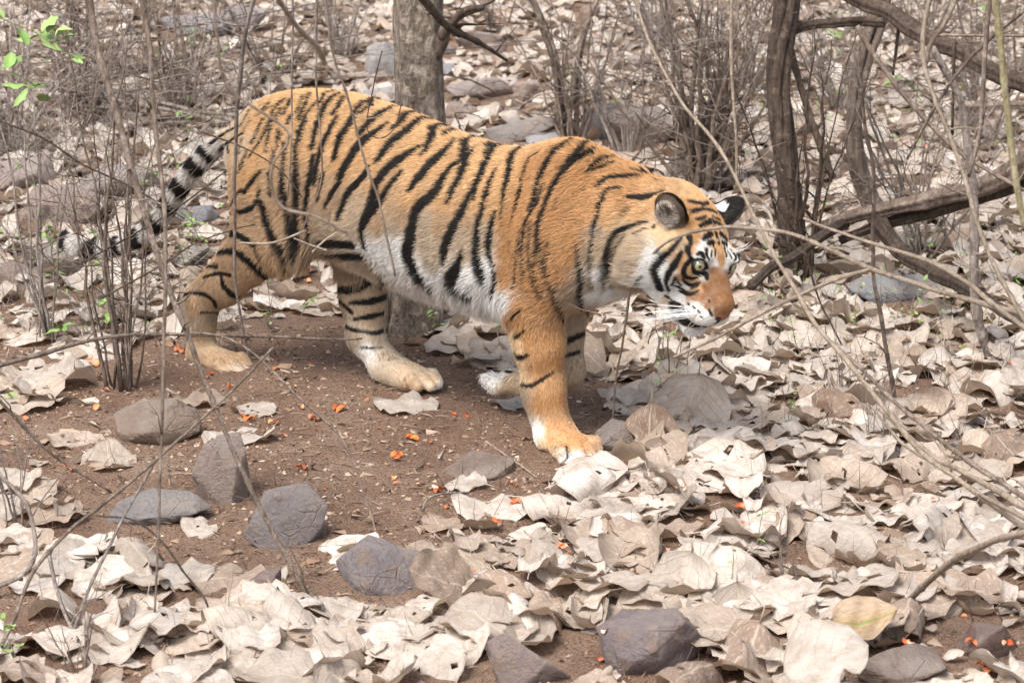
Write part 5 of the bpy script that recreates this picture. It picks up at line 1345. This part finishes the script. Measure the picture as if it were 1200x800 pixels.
def logp(label, pts, y0, y1, r0, r1, m, seed, name='fallen_branch'):
    P, t = px_path(pts, y0, y1, n=16); s = np.linalg.norm(P - CAM, axis=1) / FPX
    V, Q, T = lumpy(P, (r0 + (r1 - r0) * t) * s, 22, seed, .22, 6)
    o = mesh_np(name, V - P[0], [Q, T], m); o.location = tuple(P[0]); tag(o, label, 'branch')
logp('thick dark branch slanting down across the top right corner', [(985, -12), (1015, 4), (1040, 14), (1067, 33), (1100, 50), (1133, 63), (1167, 87), (1215, 106)], .7, .2, 8, 11, DARKB, 2)
logp('level dark branch resting between the twisted and leaning trunks', [(920, 40), (950, 30), (978, 27), (1007, 25), (1036, 28)], .85, .75, 5, 5.5, DARKB, 3)
logp('fallen grey log rising to the right edge', [(958, 268), (1000, 254), (1053, 243), (1100, 232), (1150, 219), (1215, 188)], .75, .35, 7, 12, BROWN, 4, 'fallen_log')
logp('second fallen log lying just under the first', [(985, 282), (1040, 262), (1100, 246), (1160, 226), (1215, 206)], .72, .42, 6, 9, DARKB, 5, 'fallen_log')
logp('dark branch running down right from the foot of the leaning trunk', [(1030, 262), (1045, 280), (1060, 297), (1117, 332), (1165, 358), (1215, 386)], .62, -.5, 9, 7, DARKB, 6)
logp('short dark root lying at the foot of the twisted trunk', [(880, 335), (905, 312), (930, 300), (960, 280), (990, 262)], .2, .7, 5, 6, DARKB, 7)
logp('distant level branch in the right background', [(1120, 124), (1165, 126), (1215, 125)], 2.6, 2.6, 5, 5, BROWN, 8)

# ---- bare shrubs: many stems from one foot
def shrub(label, px, py, n_st, hpx, spread, m, seed, fine=10, r=3.0, cat='shrub', lean=0.0, name='bare_shrub', curve=.35, group=None):
    p = gp(px, py); s = float(np.linalg.norm(p - CAM) / FPX); g = np.random.default_rng(seed)
    root = empty(name, tuple(p), label, cat, group)
    H_ = hpx * s
    for q_ in range(n_st):
        az = g.uniform(0, 6.283); sp_ = spread * g.uniform(.1, 1); L_ = H_ * g.uniform(.55, 1.15)
        d = np.array([math.cos(az) * sp_ + lean, math.sin(az) * sp_ * .8, 1.0]); d /= np.linalg.norm(d)
        n_ = 12; P = [np.array([math.cos(az), math.sin(az), 0]) * g.uniform(0, .045) * (n_st / 12) ** .5 + [0, 0, -.01]]
        cv = g.normal(size=3) * curve * [1, 1, .3]; wob = g.normal(size=(n_, 3)) * .10
        for i in range(n_ - 1):
            dd = d + cv * (i / n_) + wob[i]; dd /= np.linalg.norm(dd); P.append(P[-1] + dd * L_ / (n_ - 1))
        P = np.array(P); r0 = r * s * g.uniform(.5, 1.15); R = r0 * np.linspace(1, .22, n_)
        acc = Acc(); acc.tube(P, R, 5, rough=.08, seed=int(g.integers(1e6)))
        for _ in range(fine):
            i = int(g.integers(2, n_ - 1)); dv = (P[i] - P[i - 1]); dv /= np.linalg.norm(dv); d2 = dv * .6 + g.normal(size=3) * .75; d2[2] += .15; d2 /= np.linalg.norm(d2)
            l2 = L_ * g.uniform(.12, .42); m_ = 6; q2 = [P[i]]
            for k in range(m_ - 1):
                e = d2 + g.normal(size=3) * .22; e /= np.linalg.norm(e); q2.append(q2[-1] + e * l2 / (m_ - 1))
            acc.tube(np.array(q2), np.linspace(R[i] * .5, .0005, m_), 3)
            if g.random() < .6:
                k = int(g.integers(1, 4)); d3 = d2 + g.normal(size=3) * .8; d3 /= np.linalg.norm(d3)
                q3 = np.array(q2[k]) + np.linspace(0, 1, 4)[:, None] * d3 * l2 * g.uniform(.3, .7); acc.tube(q3, np.linspace(R[i] * .3, .0004, 4), 3)
        acc.build('stem', m, root)
    return root
shrub('clump of bare brown stems growing behind the rounded tan stone', 145, 456, 14, 430, .22, BROWN, 1, 6, 2.6, curve=.25)
shrub('spray of thin grey stems left of the tail', 60, 400, 8, 420, .35, GREYB, 2, 6, 2.0)
shrub('dense bare shrub with many stems just behind the tiger head', 822, 228, 26, 330, .62, BROWN, 3, 12, 4.0)
shrub('bare dark shrub between the slender tree and the tiger head shrub', 735, 190, 10, 240, .55, GREYB, 4, 10, 2.6)
shrub('bare shrub at the foot of the twisted trunk', 940, 335, 10, 330, .28, DARKB, 5, 8, 2.6)
shrub('tangled grey shrub right of the leaning trunk', 1085, 300, 12, 300, .7, GREYB, 6, 10, 2.4)
shrub('bare shrub beyond the fallen logs at the right', 1150, 170, 12, 230, .7, BROWN, 7, 10, 2.2)
shrub('fine bare shrub at the foot of the slender tree', 672, 176, 12, 220, .45, BROWN, 8, 10, 2.4)
shrub('large bare shrub in the top left behind the tail', 95, 150, 20, 210, .8, BROWN, 9, 12, 3.2)
shrub('bare grey shrub at the top left edge', 15, 180, 14, 230, .7, GREYB, 10, 10, 3.0)
shrub('bare shrub behind the tail root', 215, 130, 14, 170, .9, BROWN, 11, 10, 2.6)
shrub('bare shrub just left of the tree trunk', 405, 70, 12, 130, .7, GREYB, 12, 10, 2.0)
shrub('bare shrub left of the boulders at the top', 320, 100, 12, 150, .9, BROWN, 13, 10, 2.2)
shrub('thin bare shrub beyond the twisted trunk', 985, 130, 14, 190, .7, GREYB, 14, 10, 2.0)
shrub('thin bare shrub beyond the tiger head shrub', 870, 110, 14, 180, .8, BROWN, 15, 10, 2.0)
shrub('thin bare shrub at the far right top', 1190, 90, 14, 170, .8, GREYB, 16, 10, 2.0)
shrub('thin bare shrub at the top between trunk and slender tree', 585, 40, 8, 90, .7, BROWN, 17, 8, 1.8)
shrub('thin bare shrub far behind the head shrub', 770, 60, 14, 150, .8, GREYB, 18, 10, 2.0)
shrub('thin bare shrub at the top above the leaning trunk', 1070, 60, 14, 150, .9, BROWN, 19, 10, 2.0)
shrub('low dry twiggy plant in front of the blue-grey slab', 985, 470, 6, 110, .5, BROWN, 20, 5, 1.0, cat='plant', name='dry_plant')
shrub('low dry twiggy plant under the tiger chin', 790, 455, 6, 120, .6, BROWN, 21, 6, 1.1, cat='plant', name='dry_plant')
shrub('fine dry plant in front of the bare patch at the right', 1030, 520, 6, 130, .5, GREYB, 22, 5, 1.0, cat='plant', name='dry_plant')
shrub('fine dry plant in the bottom litter left of the half-green leaf', 930, 690, 5, 110, .5, GREYB, 23, 5, 1.0, cat='plant', name='dry_plant')
shrub('low twiggy plant left of the long leaning stem', 25, 620, 7, 170, .7, GREYB, 24, 6, 1.6, cat='plant', name='dry_plant')
shrub('dry twiggy plant in the bottom left corner', 95, 790, 6, 150, .6, BROWN, 25, 5, 1.6, cat='plant', name='dry_plant')
# brush of fallen branches, top left
g = np.random.default_rng(55)
for k in range(46):
    if k < 30: px, py = g.uniform(-10, 300), g.uniform(60, 170)
    else: px, py = g.uniform(540, 830), g.uniform(30, 180)
    p = gp(px, py); a = g.normal(0, .45) + (np.pi if g.random() < .5 else 0); L_ = g.uniform(.4, 1.5) * (1 if k < 30 else .5); n_ = 9; el_ = g.uniform(.0, .22)
    P = p + np.array([0, 0, .02]) + np.linspace(0, 1, n_)[:, None] * np.array([math.cos(a), math.sin(a) * .6, el_]) * L_ + np.cumsum(g.normal(size=(n_, 3)) * [.02, .02, .012], 0)
    P[:, 2] = np.maximum(P[:, 2], gh(P[:, 0], P[:, 1]) + .012)
    acc = Acc(); r0 = g.uniform(.003, .013 if k < 14 else .007); acc.tube(P, np.linspace(r0, r0 * .4, n_), 6, rough=.1, seed=k)
    for _ in range(5):
        i = int(g.integers(1, n_ - 1)); d = g.normal(size=3) * [1, 1, .6]; d[2] = abs(d[2]); d /= np.linalg.norm(d)
        acc.tube(P[i] + np.linspace(0, 1, 5)[:, None] * d * L_ * .22 + np.cumsum(g.normal(size=(5, 3)), 0) * .008, np.linspace(r0 * .4, .0005, 5), 3)
    o = acc.build('fallen_stick', (BROWN, GREYB, DARKB)[k % 3], origin=P[0]); wz = 'in the brush heap at the top left' if k < 30 else 'among stones on the slope behind'
    th = 'thick' if r0 > .008 else 'thin'; cw = ('brown', 'grey', 'dark')[k % 3]
    tag(o, f'{th} {cw} dead stick lying {wz}', 'stick', 'dead sticks lying about')

# ---- green seedlings and sprigs
GREEN, nt, b = mat('green_leaf', .5, .35); N = NT(nt)
r = N.n('ObjectInfo').outputs['Random']; N.link(N.ramp(r, [(0, (.14, .24, .06)), (.5, (.22, .34, .10)), (1, (.32, .42, .16))]), b.inputs['Base Color'])
b.inputs['Subsurface Weight'].default_value = 0.0
def gleaf(g, L_):
    V, Q, T, luv, c = leaf_geo(g, 4, 6, False, curl=.1); return V * [L_ * .62, L_, L_], Q
def seedling(label, p, h, n_lv, L_, seed, droop=0.0, d0=None, cat='seedling', name='green_seedling', stemm=None, group=None):
    g = np.random.default_rng(seed); root = empty(name, tuple(p), label, cat, group)
    d = np.array([g.normal(0, .3), g.normal(0, .2), 1.0]) if d0 is None else np.array(d0, float); d /= np.linalg.norm(d); n_ = 7; P = [np.zeros(3)]
    for i in range(n_ - 1): d = d + g.normal(size=3) * .12 + [0, 0, -droop / n_]; d /= np.linalg.norm(d); P.append(P[-1] + d * h / (n_ - 1))
    P = np.array(P); acc = Acc(); acc.tube(P, np.linspace(h * .010 + .0007, .0005, n_), 5); acc.build('stem', stemm or OLIVE, root)
    for k in range(n_lv):
        t = g.uniform(.25, 1); i = t * (n_ - 1); i0 = min(int(i), n_ - 2); q = P[i0] + (P[i0 + 1] - P[i0]) * (i - i0)
        V, Q = gleaf(g, L_ * g.uniform(.6, 1.15)); a = g.uniform(0, 6.28); tl = g.uniform(-.9, .7)
        V[:, 1] += L_ * .55
        Rz = Matrix.Rotation(a, 3, 'Z') @ Matrix.Rotation(tl, 3, 'X'); V = V @ np.array(Rz).T + q
        mesh_np('leaf', V, Q, GREEN, parent=root)
    return root
SD = [(590, 398, 60, 9, 11, 'small-leaved green seedling left of the forward leg'), (518, 392, 46, 6, 11, 'small green seedling on the large leaf behind the belly'), (503, 380, 24, 2, 22, 'single round green leaf on a thin stalk by the tree foot'), (240, 300, 70, 10, 14, 'leafy green seedling behind the hock'), (228, 322, 40, 6, 12, 'low green seedling left of the thigh'), (350, 375, 34, 6, 10, 'tiny green seedling between the hind legs'),
      (322, 385, 30, 5, 9, 'tiny green seedling beside the brown curled leaf'), (375, 330, 60, 7, 8, 'thin seedling stalk between the hind legs'), (120, 405, 60, 8, 16, 'green seedling at the foot of the bare clump'), (85, 400, 30, 4, 22, 'single dark green leaf left of the bare clump'), (60, 330, 60, 9, 15, 'green seedling below the tail tip'), (100, 340, 70, 8, 14, 'green seedling under the tail'),
      (40, 300, 60, 7, 18, 'green seedling at the left edge by the tail tip'), (180, 245, 50, 7, 12, 'green seedling behind the tail'), (222, 165, 40, 7, 12, 'low green plant at the tail root'), (90, 120, 70, 9, 18, 'green plant in the top left brush'), (245, 60, 40, 5, 16, 'pale green leaf cluster at the top left'), (725, 140, 40, 6, 14, 'green seedling behind the shoulder'), (665, 140, 70, 10, 12, 'small green shoots at the foot of the slender tree'),
      (755, 470, 70, 7, 12, 'thin seedling with small leaves under the neck'), (765, 445, 60, 6, 12, 'green sprig below the throat'), (940, 420, 60, 8, 7, 'fine green seedling below the long slanting stem'), (1000, 400, 80, 9, 7, 'fine green seedling before the blue-grey slab'), (1060, 400, 90, 9, 8, 'tall fine green seedling on the blue-grey slab'), (930, 510, 70, 8, 8, 'fine green seedling in the litter below the stems'),
      (1075, 120, 40, 5, 20, 'green leaves behind the leaning trunk'), (1150, 30, 50, 6, 18, 'green shoot at the top right'), (1110, 380, 60, 7, 9, 'green seedling left of the grey sapling'), (885, 650, 60, 6, 10, 'thin green seedling in the lower litter'), (855, 700, 70, 4, 9, 'thin bare seedling in the lower litter'), (980, 560, 12, 3, 12, 'tiny green sprout in the litter below the stems'), (905, 100, 60, 6, 12, 'green shoot left of the twisted trunk'), (980, 60, 60, 7, 13, 'green shoot beyond the leaning trunk'), (20, 780, 60, 7, 16, 'blurred green sprig in the bottom left corner')]
for k, (px, py, hpx, nl, lp, lab) in enumerate(SD):
    p = gp(px, py); s = float(np.linalg.norm(p - CAM) / FPX); seedling(lab, p, hpx * s, nl, lp * s, 300 + k)
# sprig of large green leaves hanging in from the top left, and one blurred near the lens
p = at(-25, 20, -1.0); sg = seedling('leafy green branch tip hanging in at the top left corner', p, .26, 11, .085, 401, droop=1.2, d0=(1, 0, .1), cat='branch', name='green_branch')
p = at(-20, 80, -1.0); seedling('second green leafy tip below the one at the top left corner', p, .20, 8, .075, 402, droop=.8, d0=(1, 0, .3), cat='branch', name='green_branch')
p = at(-12, 470, -3.2); seedling('blurred pale green leaves at the left edge', p, .06, 4, .030, 403, d0=(1, 0, .1), cat='branch', name='green_branch')
# low green ground cover on the slope
acc = Acc(); g = np.random.default_rng(77)
for k in range(900):
    if k < 380: px, py = g.uniform(-20, 330), g.uniform(60, 400)
    elif k < 650: px, py = g.uniform(820, 1220), g.uniform(-10, 200)
    else: px, py = g.uniform(880, 1220), g.uniform(280, 420)
    p = gp(px, py); s = float(np.linalg.norm(p - CAM) / FPX); V, Q = gleaf(g, g.uniform(4, 9) * s); a = g.uniform(0, 6.28)
    V = V @ np.array(Matrix.Rotation(a, 3, 'Z') @ Matrix.Rotation(g.uniform(-.8, .8), 3, 'X')).T + p + [0, 0, g.uniform(.01, .13)]; acc.add(V, Q)
tag(acc.build('green_undergrowth', GREEN), 'sparse tiny green leaves sprouting through the litter', 'undergrowth', kind='stuff')
# dry grass and fine dead stalks
acc = Acc()
for k in range(1500):
    z_ = g.random()
    if z_ < .34: px, py = g.uniform(-20, 330), g.uniform(60, 420)
    elif z_ < .60: px, py = g.uniform(800, 1220), g.uniform(-10, 300)
    elif z_ < .82: px, py = g.uniform(880, 1220), g.uniform(300, 540)
    else: px, py = g.uniform(-20, 1220), g.uniform(540, 800)
    p = gp(px, py); s = float(np.linalg.norm(p - CAM) / FPX); h = g.uniform(15, 70) * s; d = np.array([g.normal(0, .5), g.normal(0, .4), 1]); d /= np.linalg.norm(d)
    P = p + np.linspace(0, 1, 4)[:, None] * d * h + np.cumsum(g.normal(size=(4, 3)) * .05 * h, 0); acc.tube(P, np.linspace(.6 * s, .0003, 4), 3)
tag(acc.build('dry_stalks', GREYB), 'hair-fine dead stalks standing in the litter', 'undergrowth', kind='stuff')
# fine tangle of hair-thin twigs, top left and top right
acc = Acc()
for k in range(1300):
    if k < 600: px, py, yy = g.uniform(-30, 330), g.uniform(-20, 330), g.uniform(-.3, 2.5)
    else: px, py, yy = g.uniform(740, 1230), g.uniform(-20, 250), g.uniform(.6, 4)
    if k >= 600 and py > 130 and px < 860: continue
    p = at(px, py, yy)
    gz = float(gh(p[0], p[1]))
    if p[2] < gz + .01: continue
    d = g.normal(size=3) * [1, .5, .8]; d /= np.linalg.norm(d); L_ = g.uniform(.15, .55); n_ = 6; P = [p]
    for i in range(n_ - 1): e = d + g.normal(size=3) * .18; P.append(P[-1] + e / np.linalg.norm(e) * L_ / (n_ - 1))
    P = np.array(P); P[:, 2] = np.maximum(P[:, 2], gz); acc.tube(P, np.linspace(g.uniform(.0010, .0022), .0006, n_), 3)
tag(acc.build('twig_tangle', GREYB), 'tangle of hair-thin dead twigs hanging through the bare shrubs', 'undergrowth', kind='stuff')

# ---- half-green fallen leaves near the lens
FL, nt, b = mat('half_green_leaf', .6, .3); N = NT(nt)
att = N.n('Attribute', attribute_name='luv').outputs['Vector']; u, v, tn = N.n('SeparateXYZ', ins={0: att}).outputs
nn = N.n('TexNoise', ins={'Vector': att, 'Scale': 3.0, 'Detail': 3}).outputs[0]
band = N.ramp(N.math('ADD', N.math('ABSOLUTE', N.math('SUBTRACT', u, .30)), N.math('MULTIPLY', nn, .25)), [(.10, (.12, .19, .03)), (.22, (.33, .24, .13)), (.8, (.35, .27, .19))])
nm2 = N.n('TexNoise', ins={'Vector': att, 'Scale': 7.0, 'Detail': 6, 'Roughness': .65}).outputs[0]
band = N.mix(N.ramp(nm2, [(.42, (0, 0, 0)), (.66, (.8, .8, .8))]), band, (.22, .14, .09))
N.link(band, b.inputs['Base Color'])
def bigleaf(label, px, py, y, size, rot, seed, lean, m=FL):
    g = np.random.default_rng(seed); V, Q, T, luv, c = leaf_geo(g, 10, 14, True, curl=.2); p = at(px, py, y)
    o = mesh_np('fallen_leaf', V * size, [Q, T], m, attrs={'luv': ('FLOAT_VECTOR', luv)}); f_ = np.array([.96, .12, rot[1]]); f_ /= np.linalg.norm(f_); n_ = np.array([rot[2], -.8, rot[0]]); n_ -= f_ * (n_ @ f_); n_ /= np.linalg.norm(n_); s_ = np.cross(f_, n_)
    o.matrix_world = Matrix([[s_[0], f_[0], n_[0], p[0]], [s_[1], f_[1], n_[1], p[1]], [s_[2], f_[2], n_[2], p[2]], [0, 0, 0, 1]])
    tag(o, label, 'leaf')
    st = Acc(); gr = float(gh(p[0], p[1]))
    return o
p1 = gp(1010, 745); bigleaf('blurred buff leaf with a green stripe near the bottom right', 1012, 722, p1[1] - .12, .15, (.7, .12, .1), 3, 0)
p1 = gp(960, 800); bigleaf('large blurred pale leaf leaning up at the bottom edge', 968, 772, p1[1] - .10, .19, (.8, .3, -.2), 4, 0, LEAFMAT)

# look-alikes that still share a label are told apart by their order across the picture
ORD = ['leftmost', 'second from left', 'third from left', 'fourth from left', 'fifth from left', 'sixth from left', 'seventh from left', 'eighth from left']
by = {}
for o in COL.objects:
    if o.parent is None and o.get('category') and o.get('label'): by.setdefault(o['label'], []).append(o)
for lab, os_ in by.items():
    if len(os_) < 2: continue
    os_.sort(key=lambda o: topx(np.array(o.matrix_world.translation if o.matrix_world.translation.length > 1e-6 else o.location))[0][0])
    m = len(os_)
    for k, o in enumerate(os_):
        w_ = 'rightmost' if k == m - 1 else ORD[k] if k < len(ORD) else f'{m - k}th from right'
        if m == 2: w_ = ('left', 'right')[k] + ' one'
        o['label'] = lab + ', ' + w_
